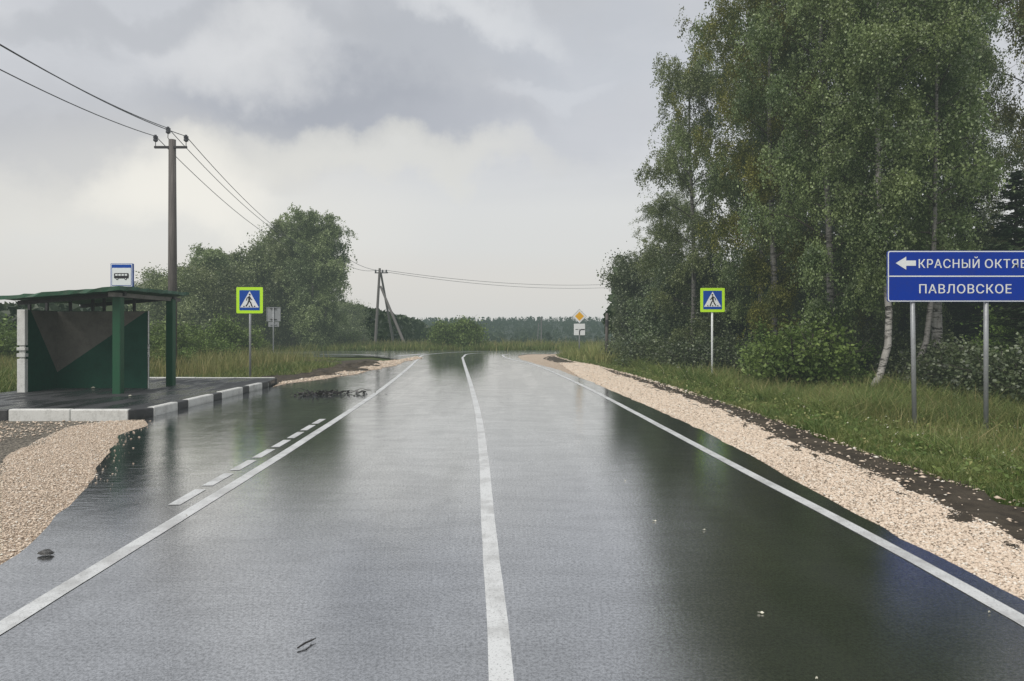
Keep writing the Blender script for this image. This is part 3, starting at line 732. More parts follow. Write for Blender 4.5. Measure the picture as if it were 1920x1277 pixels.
def make_birch(name, seed, H, R, cb, leafmat, nleaf=52000, trunk_r=.14, pts=None, leaf=.085, gap=.0, weep=1.0, up=1.0, bark='bark_shade'):
    rs = np.random.RandomState(seed)
    t = empty(name, (0, 0, 0))
    if pts is None:
        n = 10; ph = rs.rand()*6
        pts = [(.15*math.sin(k*.5+ph)*k/n*2, .15*math.cos(k*.4+ph)*k/n*2, H*k/n) for k in range(n+1)]
        pts[0] = (0, 0, -.3)
    P = np.array(pts, float); zz = P[:, 2]
    rad = [trunk_r*(1-.9*max(z, 0)/H)**.8+.012 for z in zz]
    mb = MB(); mb.tube(P, rad, 10); tr = mb.build('trunk', bark, t, True)
    at = lambda z: np.array([np.interp(z, zz, P[:, 0]), np.interp(z, zz, P[:, 1]), z])
    limbs = MB(); ends = []; az = rs.rand()*6
    nb = int(24+H*.6)
    for k in range(nb):
        f = (k+.5)/nb; z = cb+(H-cb)*f**.9; az += 2.4+rs.normal()*.3
        prof = (math.sin(PI*min(1, .22+.78*(1-f)))**.7)*(1-.25*f)+.12
        if f < .15: prof *= .75
        L = R*prof*(.55+.65*rs.rand()); el = math.radians(20+45*f)*up
        d0 = (math.cos(az)*math.cos(el), math.sin(az)*math.cos(el), math.sin(el))
        c = curve3(at(z), d0, L, rs, 7, .10*weep, .10)
        r0 = .035*(1-f)+.014
        limbs.tube(c, np.linspace(r0, .006, 8), 5, 0, False)
        for i_ in range(2, 8): ends.append((c[i_], .5+.1*i_))
        for q in range(5):
            i_ = rs.randint(2, 7); dd = unit(np.array(d0)*.6+rs.normal(size=3)*.7+np.array([0, 0, .15]))
            c2 = curve3(c[i_], dd, L*(.25+.25*rs.rand()), rs, 4, .16*weep, .15)
            limbs.tube(c2, np.linspace(.012, .004, 5), 4, 0, False)
            for w_ in range(1, 5): ends.append((c2[w_], 1.0))
    for w_ in range(8): ends.append((at(H*(.93+.01*w_)), .6))
    E = np.array([e[0] for e in ends]); W = np.array([e[1] for e in ends])
    # hanging strands from the branch points
    ns = len(E)*4; idx = rs.choice(len(E), ns, p=W/W.sum())
    S0 = E[idx]+rs.normal(size=(ns, 3))*.16
    SL = (.18+.95*rs.rand(ns)**2.2)*weep*(.6 if R < 2 else 1.)
    SD = unit(rs.normal(size=(ns, 3))*np.array([.5, .5, .2])+np.array([0, 0, -1.]))
    keep = np.ones(ns, bool)
    if gap > 0:
        ph = np.sin(S0[:, 0]*1.9+seed)+np.sin(S0[:, 1]*1.7+seed*2)+np.sin(S0[:, 2]*1.5+seed*3); keep = ph > -2.6+gap*3.6+rs.normal(size=ns)*.3
    S0, SL, SD = S0[keep], SL[keep], SD[keep]; ns = len(S0)
    # ribbons for twigs
    m = min(ns, 1600); wv = unit(rs.normal(size=(m, 3)))*.0035
    for k in range(m):
        a = S0[k]; b = S0[k]+SD[k]*SL[k]
        limbs.add([a-wv[k], a+wv[k], b+wv[k]*.3, b-wv[k]*.3], [(0, 1, 2, 3)])
    limbs.build('limbs', 'twig', t)
    pr = SL/SL.sum(); li = rs.choice(ns, nleaf, p=pr); tt = rs.rand(nleaf)
    C = S0[li]+SD[li]*(SL[li]*tt)[:, None]+rs.normal(size=(nleaf, 3))*.075
    C[:, 2] = np.maximum(C[:, 2], .5)
    leaves('crown', C, leaf, rs, leafmat, t, .8, .78)
    return t
def make_broad(name, seed, H, R, cb, leafmat, nleaf=30000, leaf=.11, stems=1, trunk_r=.13, clump=.38, mat_tr='twig', flat=1.0, gap=0):
    """round-crowned tree or many-stemmed shrub with leaf clumps at the branch ends"""
    rs = np.random.RandomState(seed); t = empty(name, (0, 0, 0)); tr = MB(); lim = MB(); E = []
    for s_ in range(stems):
        a = rs.rand()*6.28; sp = 0 if stems == 1 else .55
        d0 = (math.cos(a)*sp*rs.rand(), math.sin(a)*sp*rs.rand(), 1)
        hh_ = H*(.8 if stems == 1 else .55+.3*rs.rand())
        b0 = (0, 0, -.2) if stems == 1 else (math.cos(a)*.25*rs.rand()*R, math.sin(a)*.25*rs.rand()*R, -.2)
        c = curve3(b0, d0, hh_, rs, 8, 0, .05); tr.tube(c, np.linspace(trunk_r, .02, 9), 8, 0, False)
        nb = int(34/stems)+4
        for k in range(nb):
            f = k/nb; i_ = f*7.0; fi = min(7, int(i_)); p = c[fi]*(1-(i_-fi))+c[min(8, fi+1)]*(i_-fi)
            if p[2] < cb: continue
            az = k*2.4+rs.rand(); g = (p[2]-cb)/(H-cb)
            L = R*(math.sqrt(max(.05, 1-(g*1.5-.55)**2)))*(.6+.5*rs.rand()); el = math.radians(10+55*g)
            dd = (math.cos(az)*math.cos(el), math.sin(az)*math.cos(el), math.sin(el)*flat)
            c1 = curve3(p, dd, L, rs, 6, .02, .12); lim.tube(c1, np.linspace(.03*trunk_r/.13, .006, 7), 5, 0, False)
            for q in range(2, 7): E.append(c1[q])
            for q in range(3):
                c2 = curve3(c1[rs.randint(2, 6)], unit(np.array(dd)+rs.normal(size=3)*.8), L*.35, rs, 3, 0, .15)
                lim.tube(c2, [.01, .007, .005, .004], 4, 0, False); E += [c2[2], c2[3]]
    tr.build('trunk', mat_tr, t, True); lim.build('limbs', 'twig', t)
    E = np.array(E); n = nleaf; sz = .5+rs.rand(len(E)); li = rs.choice(len(E), n, p=sz/sz.sum())
    off = rs.normal(size=(n, 3))*clump*(sz[li]*.75)[:, None]*np.array([1, 1, .7])
    C = E[li]+off; C[:, 2] = np.maximum(C[:, 2], .08+rs.rand(n)*.3)
    if stems > 1:
        q = (C[:, 0]**2+C[:, 1]**2)/(R*1.05)**2+(C[:, 2]/(H*1.02))**2
        C = C[q < 1+.30*rs.normal(size=n)+.15*np.sin(C[:, 0]*3+seed)+.15*np.sin(C[:, 1]*2.6)]
    leaves('crown', C, leaf, rs, leafmat, t, .2, .7)
    return t
def make_spruce(name, seed, H, R, nleaf=24000):
    rs = np.random.RandomState(seed); t = empty(name, (0, 0, 0))
    mb = MB(); mb.tube([(0, 0, -.3), (0, 0, H*.5), (0, 0, H)], [.16, .10, .02], 8); mb.build('trunk', 'twig', t, True)
    lim = MB(); Cs = []; Ds = []
    z = .35
    while z < H:
        f = z/H; L = R*(1-f)**.8+.12
        for k in range(7):
            az = rs.rand()*6.28; LL = L*(.7+.4*rs.rand()); c = curve3((0, 0, z+rs.rand()*.15), (math.cos(az), math.sin(az), .25-.45*(1-f)), LL, rs, 5, -.03, .05)
            lim.tube(c, [.02, .016, .012, .009, .006, .004], 4, 0, False)
            m = int(60*LL/R)+12
            q = rs.rand(m)**.8*5; qi = np.minimum(q.astype(int), 4); p = c[qi]+(c[qi+1]-c[qi])*(q-qi)[:, None]
            side = np.array([-math.sin(az), math.cos(az), 0]); w_ = (rs.rand(m)-.5)*2*(.10+.35*(1-q/5))*min(1, LL)
            Cs.append(p+side*w_[:, None]+np.c_[np.zeros(m), np.zeros(m), -np.abs(w_)*.5-rs.rand(m)*.12])
            Ds.append(unit(side[None]*np.sign(w_)[:, None]+np.array([math.cos(az), math.sin(az), -.3])[None]+rs.normal(size=(m, 3))*.3))
        z += .19+.05*rs.rand()
    lim.build('limbs', 'twig', t)
    C = np.concatenate(Cs); a = np.concatenate(Ds); n = len(C); b = unit(np.cross(a, rs.normal(size=(n, 3))))
    s = (.16+.16*rs.rand(n))[:, None]; A = a*s; B = b*.022*(1+rs.rand(n))[:, None]
    V = np.stack([C-A*.5, C+B, C+A*.6, C-B], 1).reshape(-1, 3)
    np_mesh('crown', V, np.arange(n*4).reshape(-1, 4), 'needle', rs.rand(n), t)
    return t

def place(proto, first, x, y, z, rz, sc, label, cat, group):
    o = proto if first else copy_tree(proto)
    o.location = (x, y, z); o.rotation_euler.z = rz; o.scale = (sc[0], sc[0], sc[1]) if isinstance(sc, tuple) else (sc, sc, sc)
    tag(o, label, cat, group); return o

GB = 'birches of the grove on the right'
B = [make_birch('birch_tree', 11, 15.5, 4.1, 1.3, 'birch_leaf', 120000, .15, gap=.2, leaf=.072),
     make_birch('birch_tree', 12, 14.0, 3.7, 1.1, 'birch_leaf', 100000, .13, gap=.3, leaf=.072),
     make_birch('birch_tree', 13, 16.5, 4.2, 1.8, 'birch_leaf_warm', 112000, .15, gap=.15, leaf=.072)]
used = set()
# (px, depth, proto, rotation, scale xy, scale z, label)
birches = [
 (1298, 33, 1, .3, .88, .95, 'leftmost tall birch of the right grove, its crown against the open sky'),
 (1262, 41, 1, 2.1, .85, .62, 'short birch far back at the left end of the right grove'),
 (1425, 30, 0, 1.0, .84, 1.02, 'birch rising out of the photo behind the white-post crossing sign'),
 (1455, 37, 2, 4.2, .9, .95, 'rear birch between the two leftmost tall ones of the right grove'),
 (1452, 27, 2, 2.2, .84, 1.0, 'birch with slightly yellowing crown right of the crossing sign'),
 (1530, 31, 0, 4.0, .95, 1.05, 'tall rear birch behind the bright green bushes of the right grove'),
 (1555, 24, 1, 5.2, .92, 1.1, 'birch above the green bushes left of the leaning trunk'),
 (1622, 29, 2, 3.1, .9, 1.0, 'rear birch directly behind the leaning trunk, crown merged with others'),
 (1715, 27, 0, .4, .85, 1.0, 'birch rising behind the left post of the blue sign'),
 (1800, 35, 1, 1.9, .8, 1.1, 'thin distant birch seen above the blue sign, against sky gaps'),
 (1955, 26, 2, 5.6, .8, 1.05, 'birch at the right photo edge beyond the blue sign')]
for px, dd, k, rz, sxy, sz_, lab in birches:
    place(B[k], k not in used, PX(px, dd), dd, float(gz(PX(px, dd), dd))-.05, rz, (sxy, sz_), lab, 'birch tree', GB); used.add(k)
# the leaning birch with the crooked base and its slanting neighbour
d = 21.8; zb_ = -.36
pl = [(-.1, 0, -.3), (.0, 0, .1), (.38, .05, .75), (.62, .08, 1.6), (.66, .1, 2.6), (.50, .1, 4.2), (.35, .1, 6.5), (.3, .1, 9), (.3, 0, 12), (.3, 0, 15)]
lb = make_birch('birch_tree', 21, 15, 2.4, 3.6, 'birch_leaf', 80000, .095, pl, gap=.3, leaf=.07, bark='bark')
lb.location = (PX(1628, d), d, zb_); tag(lb, 'birch with a crooked pale base leaning right, left of the blue sign posts', 'birch tree', GB)
d = 22.5
pl = [(0, 0, -.3), (.35, 0, .35), (.75, 0, .9), (1.05, 0, 1.7), (1.2, 0, 3.), (1.3, 0, 5), (1.35, 0, 8), (1.4, 0, 12)]
lb = make_birch('birch_tree', 22, 12, 1.9, 3.8, 'birch_leaf', 24000, .08, pl, gap=.3)
lb.location = (PX(1672, d), d, zb_); tag(lb, 'slim birch slanting up to the right behind the left blue sign post', 'birch tree', GB)
d = 24
wb = make_birch('birch_tree', 23, 16, 2.7, 3.4, 'birch_leaf', 80000, .165, None, gap=.4, leaf=.07, bark='bark')
wb.location = (PX(1757, d), d, zb_); tag(wb, 'birch with clearly visible white trunk above the left half of the blue sign', 'birch tree', GB)

# dark broad-leaved trees
GD = 'dark broad-leaved trees of the right grove'
D1 = make_broad('broadleaf_tree', 31, 7.6, 2.2, .6, 'dark_leaf', 42000, .12, 1, .12)
for i_, (px, dd, rz, sxy, sz_, lab) in enumerate([
 (1204, 41, 0, .84, 1.0, 'rounded dark tree at the left end of the right grove'),
 (1262, 36, 2, .95, .85, 'low dark tree behind the verge, left of the white-post crossing sign'),
 (1330, 34, 4, .95, .80, 'low dark tree directly behind the white-post crossing sign'),
 (1410, 33, 1, .9, .80, 'low dark tree filling the gap right of the crossing sign'),
 (1620, 34, 3, 1.2, .9, 'dark tree deep behind the leaning birch'),
 (1740, 31, 5, 1.1, .8, 'dark tree deep behind the left half of the blue sign'),
 (1850, 29, .7, 1.0, .85, 'dark tree behind the right post of the blue sign')]):
    place(D1, i_ == 0, PX(px, dd), dd, float(gz(PX(px, dd), dd))-.05, rz, (sxy, sz_), lab, 'tree', GD)
GS = 'spruces of the right grove'
SP = make_spruce('spruce_tree', 41, 10, 2.2)
for i_, (px, dd, rz, s_, sz_, lab) in enumerate([
 (1905, 24, 0, 1.0, .72, 'dark spruce behind the blue sign at the right photo edge'),
 (1815, 27, 2, .9, .75, 'spruce behind the blue sign between its two posts'),
 (1385, 31, 1, .45, .36, 'small young spruce just right of the white-post crossing sign'),
 (1690, 30, 3, .9, .62, 'spruce in the shade behind the slanting birch'),
 (1960, 21, 3, .8, .62, 'spruce just outside the right photo edge'),
 (1480, 34, 3, 1.0, .8, 'spruce in the shade behind the bright green bushes'),
 (1560, 38, 5, 1.1, 1.0, 'spruce at the very back of the grove middle')]):
    place(SP, i_ == 0, PX(px, dd), dd, float(gz(PX(px, dd), dd))-.05, rz, (s_, sz_), lab, 'spruce tree', GS)
# shrubs on the right
GU = 'shrubs under the trees on the right'
SH = make_broad('shrub', 51, 2.9, 1.5, .15, 'shrub_leaf', 17000, .105, 6, .035, .26)
SHD = make_broad('shrub', 52, 2.8, 1.6, .1, 'dark_leaf', 15000, .10, 6, .035, .30)
ush = [(SH, 1500, 23.5, 0, 1.15, 1.05, 'bright green bush with spreading leaves left of the leaning birch'),
 (SH, 1450, 26.5, 2, 1.0, .85, 'bright green bush right of the white-post crossing sign'),
 (SH, 1575, 24.5, 4, .95, .9, 'green bush touching the base of the leaning birch'),
 (SHD, 1430, 30, 4, 1.0, 1.0, 'dark bush in shade behind the bright green ones'),
 (SHD, 1640, 25.5, 1, 1.0, 1.0, 'dark bush between the leaning and the slanting birch'),
 (SHD, 1180, 37, 1, .9, .8, 'dark bush at the far left foot of the right grove'),
 (SHD, 1240, 33, 3, 1.1, .8, 'dark bush in front of the low dark trees, left of the crossing sign'),
 (SHD, 1300, 31.5, 5, 1.1, .85, 'dark bush just left of the white sign post'),
 (SHD, 1365, 30.5, 2, 1.0, .8, 'dark bush just right of the white sign post'),
 (SHD, 1172, 41, 2.5, .55, .7, 'small upright bush beside the short dark post'),
 (SHD, 1750, 22.5, .5, 1.0, .8, 'dark bush between the two posts of the blue sign'),
 (SHD, 1690, 24.5, .9, 1.0, .9, 'dark bush left of the left blue sign post'),
 (SHD, 1825, 20.5, 2.9, 1.0, .8, 'dark bush just left of the right blue sign post'),
 (SHD, 1900, 19.0, 4.4, 1.0, .85, 'dark bush right of the right blue sign post'),
 (SH, 1880, 22.0, 1.4, .9, .95, 'greener bush behind the right blue sign post'),
 (SHD, 1540, 27.0, 3.3, 1.2, 1.1, 'dark bush in the middle behind the brightest bush')]
us = set()
for pr_, px, dd, rz, s_, sz_, lab in ush:
    place(pr_, id(pr_) not in us, PX(px, dd), dd, float(gz(PX(px, dd), dd))-.03, rz, (s_, sz_), lab, 'bush', GU); us.add(id(pr_))

# left group of trees beyond the meadow
GL = 'trees of the left group beyond the meadow'
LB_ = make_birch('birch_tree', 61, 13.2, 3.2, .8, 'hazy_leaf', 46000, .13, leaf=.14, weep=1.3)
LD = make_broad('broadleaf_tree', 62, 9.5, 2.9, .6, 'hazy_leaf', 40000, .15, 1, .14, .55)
def crown_top(p): return max(v.co.z for ch in p.children if ch.name.startswith('crown') for v in ch.data.vertices)
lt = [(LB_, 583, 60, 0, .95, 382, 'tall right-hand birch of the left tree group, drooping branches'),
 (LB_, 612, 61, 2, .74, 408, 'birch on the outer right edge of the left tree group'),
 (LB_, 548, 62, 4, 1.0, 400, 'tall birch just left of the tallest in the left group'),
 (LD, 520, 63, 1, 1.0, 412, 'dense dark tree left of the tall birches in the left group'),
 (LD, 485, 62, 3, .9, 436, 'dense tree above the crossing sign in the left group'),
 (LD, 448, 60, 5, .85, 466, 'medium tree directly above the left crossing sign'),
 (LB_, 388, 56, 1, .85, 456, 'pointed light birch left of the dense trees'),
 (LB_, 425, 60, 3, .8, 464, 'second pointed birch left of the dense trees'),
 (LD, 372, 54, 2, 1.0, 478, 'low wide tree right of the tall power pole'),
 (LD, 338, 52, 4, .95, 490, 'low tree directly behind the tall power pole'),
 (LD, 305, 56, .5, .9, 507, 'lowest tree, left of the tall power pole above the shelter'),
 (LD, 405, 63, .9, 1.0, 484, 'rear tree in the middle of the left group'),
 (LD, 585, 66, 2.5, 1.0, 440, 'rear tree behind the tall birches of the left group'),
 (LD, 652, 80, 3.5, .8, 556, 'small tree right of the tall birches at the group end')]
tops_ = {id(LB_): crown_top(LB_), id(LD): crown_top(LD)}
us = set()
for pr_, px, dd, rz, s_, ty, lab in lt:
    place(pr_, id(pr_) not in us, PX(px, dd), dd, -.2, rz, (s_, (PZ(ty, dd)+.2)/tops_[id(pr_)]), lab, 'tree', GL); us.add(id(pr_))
GM = 'shrubs of the left meadow'
SL_ = make_broad('shrub', 71, 2.6, 1.7, .1, 'shrub_leaf', 11000, .13, 7, .03, .35)
ls = [(430, 43, 0, 1.0, 1.05, 'bright bush behind the left crossing sign post'), (385, 41, 2, 1.0, .95, 'bright bush right of the tall power pole'),
 (350, 37, 4, .8, .75, 'leafy bush just right of the far shelter column'), (305, 35, 1, .9, .85, 'leafy bush between shelter wall and far column'),
 (300, 30, 1, .62, .48, 'low broad-leaved bush close behind the shelter'), (335, 30, 3, .6, .42, 'low bush at the foot of the tall power pole'),
 (465, 48, 3, .9, .8, 'bush left of the grey sign back'), (405, 36, 5.5, .7, .55, 'low bush in front of the brighter meadow bushes'),
 (12, 33, 5, 1.2, .9, 'bush at the left photo edge behind the shelter'), (-60, 35, 2, 1.2, .95, 'bush just outside the left photo edge'),
 (560, 66, 1, .9, .8, 'bush below the tall birches of the left group'), (645, 70, 4, 1.1, .75, 'bush right of the left tree group'),
 (100, 36, 3, 1.2, .9, 'bush hidden behind the shelter wall, left part'), (200, 36, 5, 1.2, .9, 'bush hidden behind the shelter wall, right part'), (258, 37, 2, 1.0, .9, 'bush seen at the right edge of the shelter wall')]
for i_, (px, dd, rz, s_, sz_, lab) in enumerate(ls):
    place(SL_, i_ == 0, PX(px, dd), dd, -.1, rz, (s_, sz_), lab, 'bush', GM)
bb = make_broad('shrub', 81, 2.6, 2.6, .1, 'shrub_leaf', 52000, .15, 14, .04, .55)
bb.location = (PX(855, 63), 63, -.15); tag(bb, 'wide rounded bush alone beyond the far end of the road', 'bush')

# ------------------------------------------------------------------ grass (stuff)
def inpoly(px, py, poly):
    c = np.zeros(len(px), bool); n = len(poly); j = n-1
    for i in range(n):
        xi, yi = poly[i]; xj, yj = poly[j]
        c ^= ((yi > py) != (yj > py)) & (px < (xj-xi)*(py-yi)/(yj-yi+1e-12)+xi); j = i
    return c
def blades(name, x, y, hmin, hmax, w, mat, seed, label, cat, lean=.35, wscale=None, patch=1.):
    rs = np.random.RandomState(seed); n = len(x)
    z = gz(x, y)-.01
    pn = (np.sin(x*2.3+1.1*np.sin(y*1.7)+seed)+np.sin(y*1.9+seed*2+np.sin(x*1.3))+np.sin(x*.9-y*.7))/2.4
    h = hmin+(hmax-hmin)*rs.rand(n)**1.4*(1+.5*patch*pn)*(1-.62*np.exp(-((x-8.1)/2.2)**4-((y-12.9)/1.7)**4))
    a = rs.rand(n)*6.283; ca, sa = np.cos(a), np.sin(a)
    ww = (w*(.7+.6*rs.rand(n)))*(1 if wscale is None else wscale)
    l1 = h*lean*(.1+.5*rs.rand(n)); l2 = h*lean*(.5+1.3*rs.rand(n))
    a2 = rs.rand(n)*6.283; dx, dy = np.cos(a2), np.sin(a2)
    B0 = np.stack([x, y, z], 1); wv = np.stack([ca*ww/2, sa*ww/2, 0*x], 1)
    Mi = B0+np.stack([dx*l1, dy*l1, h*.55], 1); T = B0+np.stack([dx*l2, dy*l2, h*(1-.25*rs.rand(n)*lean)], 1)
    V = np.stack([B0-wv, B0+wv, Mi+wv*.75, Mi-wv*.75, T+wv*.12, T-wv*.12], 1).reshape(-1, 3)
    b = np.arange(n)*6; Q = np.concatenate([np.stack([b, b+1, b+2, b+3], 1), np.stack([b+3, b+2, b+4, b+5], 1)])
    r = rs.rand(n); o = np_mesh(name, V, Q, mat, np.r_[r, r]); tag(o, label, cat, kind='stuff'); return o
rs = np.random.RandomState(5)
# right verge, density falling with distance
n = 420000; yy = 5.5+46*rs.rand(n)**1.7; xr_ = np.interp(yy, dry, drx)
xx = xr_-.04+np.abs(rs.rand(n))**1.25*(7.5+yy*.10)
ok = (xx/yy < .85) & (yy < 47.3+0*yy) & (rs.rand(n) < .35+.65*sstep(-.2, .5, xx-xr_))
xx, yy = xx[ok], yy[ok]; hs = sstep(0, 2.2, xx-np.interp(yy, dry, drx))
near = hs < .45
blades('short_grass', xx[near], yy[near], .05, .24, .0075, 'grass', 1, 'short green verge grass along the soil strip on the right', 'grass', .6, 1+yy[near]/22)
blades('tall_grass', xx[~near], yy[~near], .10, .66, .008, 'grass', 2, 'tall green grass in front of the right grove', 'grass', .75, 1+yy[~near]/22)
n = 20000; yy = 7+40*rs.rand(n)**1.5; xx = np.interp(yy, dry, drx)+1.6+rs.rand(n)**1.2*6.5; ok = (xx/yy < .85)
blades('seeding_grass', xx[ok], yy[ok], .35, .85, .007, 'grass_dry', 3, 'thin seeding stalks above the green grass on the right', 'grass', .3, 1+yy[ok]/16)
def herbs(name, x, y, size, hmax, mat, seed, label, cat, k=7):
    rs = np.random.RandomState(seed); n = len(x); xi = np.repeat(x, k)+rs.normal(size=n*k)*.09; yi = np.repeat(y, k)+rs.normal(size=n*k)*.09
    C = np.stack([xi, yi, gz(xi, yi)+np.repeat(hmax*(.4+.6*rs.rand(n)), k)*rs.rand(n*k)], 1)
    o = leaves(name, C, size, rs, mat, None, -.1, .55); tag(o, label, cat, kind='stuff')
n = 4200; yy = 6+38*rs.rand(n)**1.5; xx = np.interp(yy, dry, drx)+rs.rand(n)*7; ok = (xx/yy < .85)
herbs('verge_herbs', xx[ok], yy[ok], .06, .40, 'grass', 21, 'leafy weeds growing through the grass on the right', 'weeds', 9)
n = 420; yy = 7+24*rs.rand(n)**1.3; xx = np.interp(yy, dry, drx)+.5+rs.rand(n)*4; ok = (xx/yy < .8)
herbs('wild_flowers', xx[ok], yy[ok], .028, .5, 'paleleaf', 22, 'tiny white wild flowers dotted in the verge grass', 'flowers', 3)
# left meadow
mea = [(-8.1, 23.9), (-9.2, 27)]+chain([(560,704),(605,695),(640,686),(640,678),(606,671)], -.05)+[(-14.0, 43.4), (-20, 42.6), (-60, 36.5), (-60, 8), (-18.2, 17.95), (-12.75, 17.95), (-12.75, 23.9)]
def fill(poly, n, rs, bx_, ex=1.0):
    x0, x1, y0, y1 = bx_; x = x0+(x1-x0)*rs.rand(n); y = y0+(y1-y0)*rs.rand(n)**ex; k = inpoly(x, y, poly); return x[k], y[k]
x, y = fill(mea, 210000, rs, (-34, -7.5, 17.8, 43))
ok = (x/y > -.78); x, y = x[ok], y[ok]
front = np.maximum(sstep(27, 24.2, y)*(x > -12.7), sstep(2.2, .4, y-17.95)*(x < -12.7))
eh = np.clip(1-sstep(34, 41, y)*.6-sstep(-14, -11, x)*.45, .25, 1)
blades('meadow_grass', x, y, .14*eh, .60*eh, .014, 'grass', 6, 'rough green meadow grass behind the bus shelter', 'grass', .45, 1+y/30)
x, y = fill(mea, 50000, rs, (-30, -8.5, 25, 43)); ok = (x/y > -.75) & (rs.rand(len(x)) < 1-sstep(-11.5, -9.5, x)) & (rs.rand(len(x)) < 1.1-sstep(35, 42, y))
blades('seeding_grass', x[ok], y[ok], .40, .90, .012, 'grass_dry', 7, 'brownish seeding grass of the left meadow', 'grass', .25, 1.6)
# beyond the junction and right corner
n = 90000; x = -45+75*rs.rand(n); y = 58.2+17*rs.rand(n)**1.3
ok = (x < 30); blades('far_grass', x, y, .15, .6, .035, 'grass', 8, 'uneven grass strip beyond the junction', 'grass', .3, 1.5)
n = 10000; x = -45+75*rs.rand(n); y = 60+14*rs.rand(n)
blades('far_seeding_grass', x, y, .35, .95, .03, 'grass_dry', 9, 'dry tall stalks beyond the junction', 'grass', .25, 1.4)
cor = [(3.3, 40), (2.9, 46), (5.2, 48.0), (14, 49.2), (40, 49.2), (40, 30), (6, 30)]
x, y = fill(cor, 60000, rs, (3, 30, 36, 49.2))
blades('corner_grass', x, y, .3, 1.0, .02, 'grass_dry', 10, 'tall brown green grass behind the diamond sign', 'grass', .3, 1.7)

# ------------------------------------------------------------------ loose stones (stuff)
def stones(name, x, y, z, size, mat, seed, label):
    rs = np.random.RandomState(seed); n = len(x)
    base = np.array([(1,0,0),(-1,0,0),(0,1,0),(0,-1,0),(0,0,1),(0,0,-1)], float)
    sc = (size*(.4+1.3*rs.rand(n)**2.6))[:, None, None]*np.stack([.6+.6*rs.rand(n), .6+.6*rs.rand(n), .22+.28*rs.rand(n)], 1)[:, None, :]
    a = rs.rand(n)*6.28; P = base[None]*(.75+.5*rs.rand(n, 6, 1))*sc+rs.normal(size=(n, 6, 3))*sc*.12
    X_2 = P[..., 0]*np.cos(a)[:, None]-P[..., 1]*np.sin(a)[:, None]; Y_2 = P[..., 0]*np.sin(a)[:, None]+P[..., 1]*np.cos(a)[:, None]
    V = np.stack([X_2+x[:, None], Y_2+y[:, None], P[..., 2]+z[:, None]], 2).reshape(-1, 3)
    tri = np.array([(0,2,4),(2,1,4),(1,3,4),(3,0,4),(2,0,5),(1,2,5),(3,1,5),(0,3,5)])
    Q = (np.arange(n)[:, None, None]*6+tri[None]).reshape(-1, 3)
    o = np_mesh(name, V, Q, mat, np.repeat(rs.rand(n), 8), k=3); tag(o, label, 'gravel', kind='stuff'); return o
def stone_mat():
    n = NT('loose_beige_stones'); at = n.n('ShaderNodeAttribute', attribute_name='rnd').outputs['Fac']
    c = n.mix(at, (.59, .465, .355, 1), (.80, .675, .54, 1)); c = n.mix(n.ramp(at, .88, .92, 0, .8), c, (.78, .74, .66, 1)); c = n.mix(n.ramp(at, .12, .08, 0, .7), c, (.20, .15, .10, 1))
    return n.fin(n.pbr(c, .7, spec=.35))
M['stones'] = stone_mat()
ary, arx = np.array([p[1] for p in ar]), np.array([p[0] for p in ar]); gry, grx = np.array([p[1] for p in grr]), np.array([p[0] for p in grr])
n = 150000; y = 3.5+34*rs.rand(n)**2.0; x0 = np.interp(y, ary[:90], arx[:90]); x1 = np.interp(y, gry[:95], grx[:95])
u = rs.rand(n)*1.0+.03-.06*rs.rand(n)**6; x = x0+(x1-x0)*u
stones('loose_gravel', x, y, np.full(n, -.011), .0115*(1+y/22), 'stones', 1, 'beige crushed stone lying on the right shoulder')
n = 2000; y = 4+36*rs.rand(n)**1.6; x1 = np.interp(y, gry[:95], grx[:95]); x2 = np.interp(y, dry, drx); u = np.where(rs.rand(n) < .55, rs.rand(n)**2*.7, 1-rs.rand(n)**3*.35)
stones('scattered_stones', x1+(x2-x1)*u, y, np.full(n, -.012), .028, 'stones', 2, 'pale stones scattered over the dark soil strip')
n = 700; y = 20+28*rs.rand(n); x2 = np.interp(y, dry, drx)
stones('verge_edge_stones', x2-.05+rs.normal(size=n)*.07, y, np.full(n, -.01), .05, 'stones', 7, 'row of pale stones along the grass edge on the right')
gp = [(x, y) for x, y in al[:-3]]+[(-6.9, 14.2)]+gl_out[::-1]
x, y = fill(gp, 200000, rs, (-9, -3.3, 3.5, 14.3)); stones('left_loose_gravel', x, y, np.full(len(x), -.013), .0115, 'stones', 3, 'beige crushed stone in front of the bus platform')
n = 90; y = 8+6*rs.rand(n); x = np.interp(y, [p[1] for p in al], [p[0] for p in al])+np.abs(rs.normal(size=n))*.16
ok = x < -4.2
stones('stray_gravel', x[ok], y[ok], np.full(ok.sum(), .006), .014, 'stones', 4, 'stray small stones on the wet lay-by edge')
x, y = fill([(-7.5, 14.2), (-8.6, 9), (-9.5, 6), (-14, 6), (-14, 14.2)], 9000, rs, (-14, -7, 6, 14.2)); stones('muddy_stones', x, y, np.full(len(x), -.03), .024, 'stones', 5, 'pale stones on the dark gravel left of the beige patch')
x, y = fill(gin, 16000, rs, (-12, -4.5, 20, 46)); stones('strip_gravel', x, y, np.full(len(x), .012), .045, 'stones', 6, 'crushed stone strip beyond the lay-by')
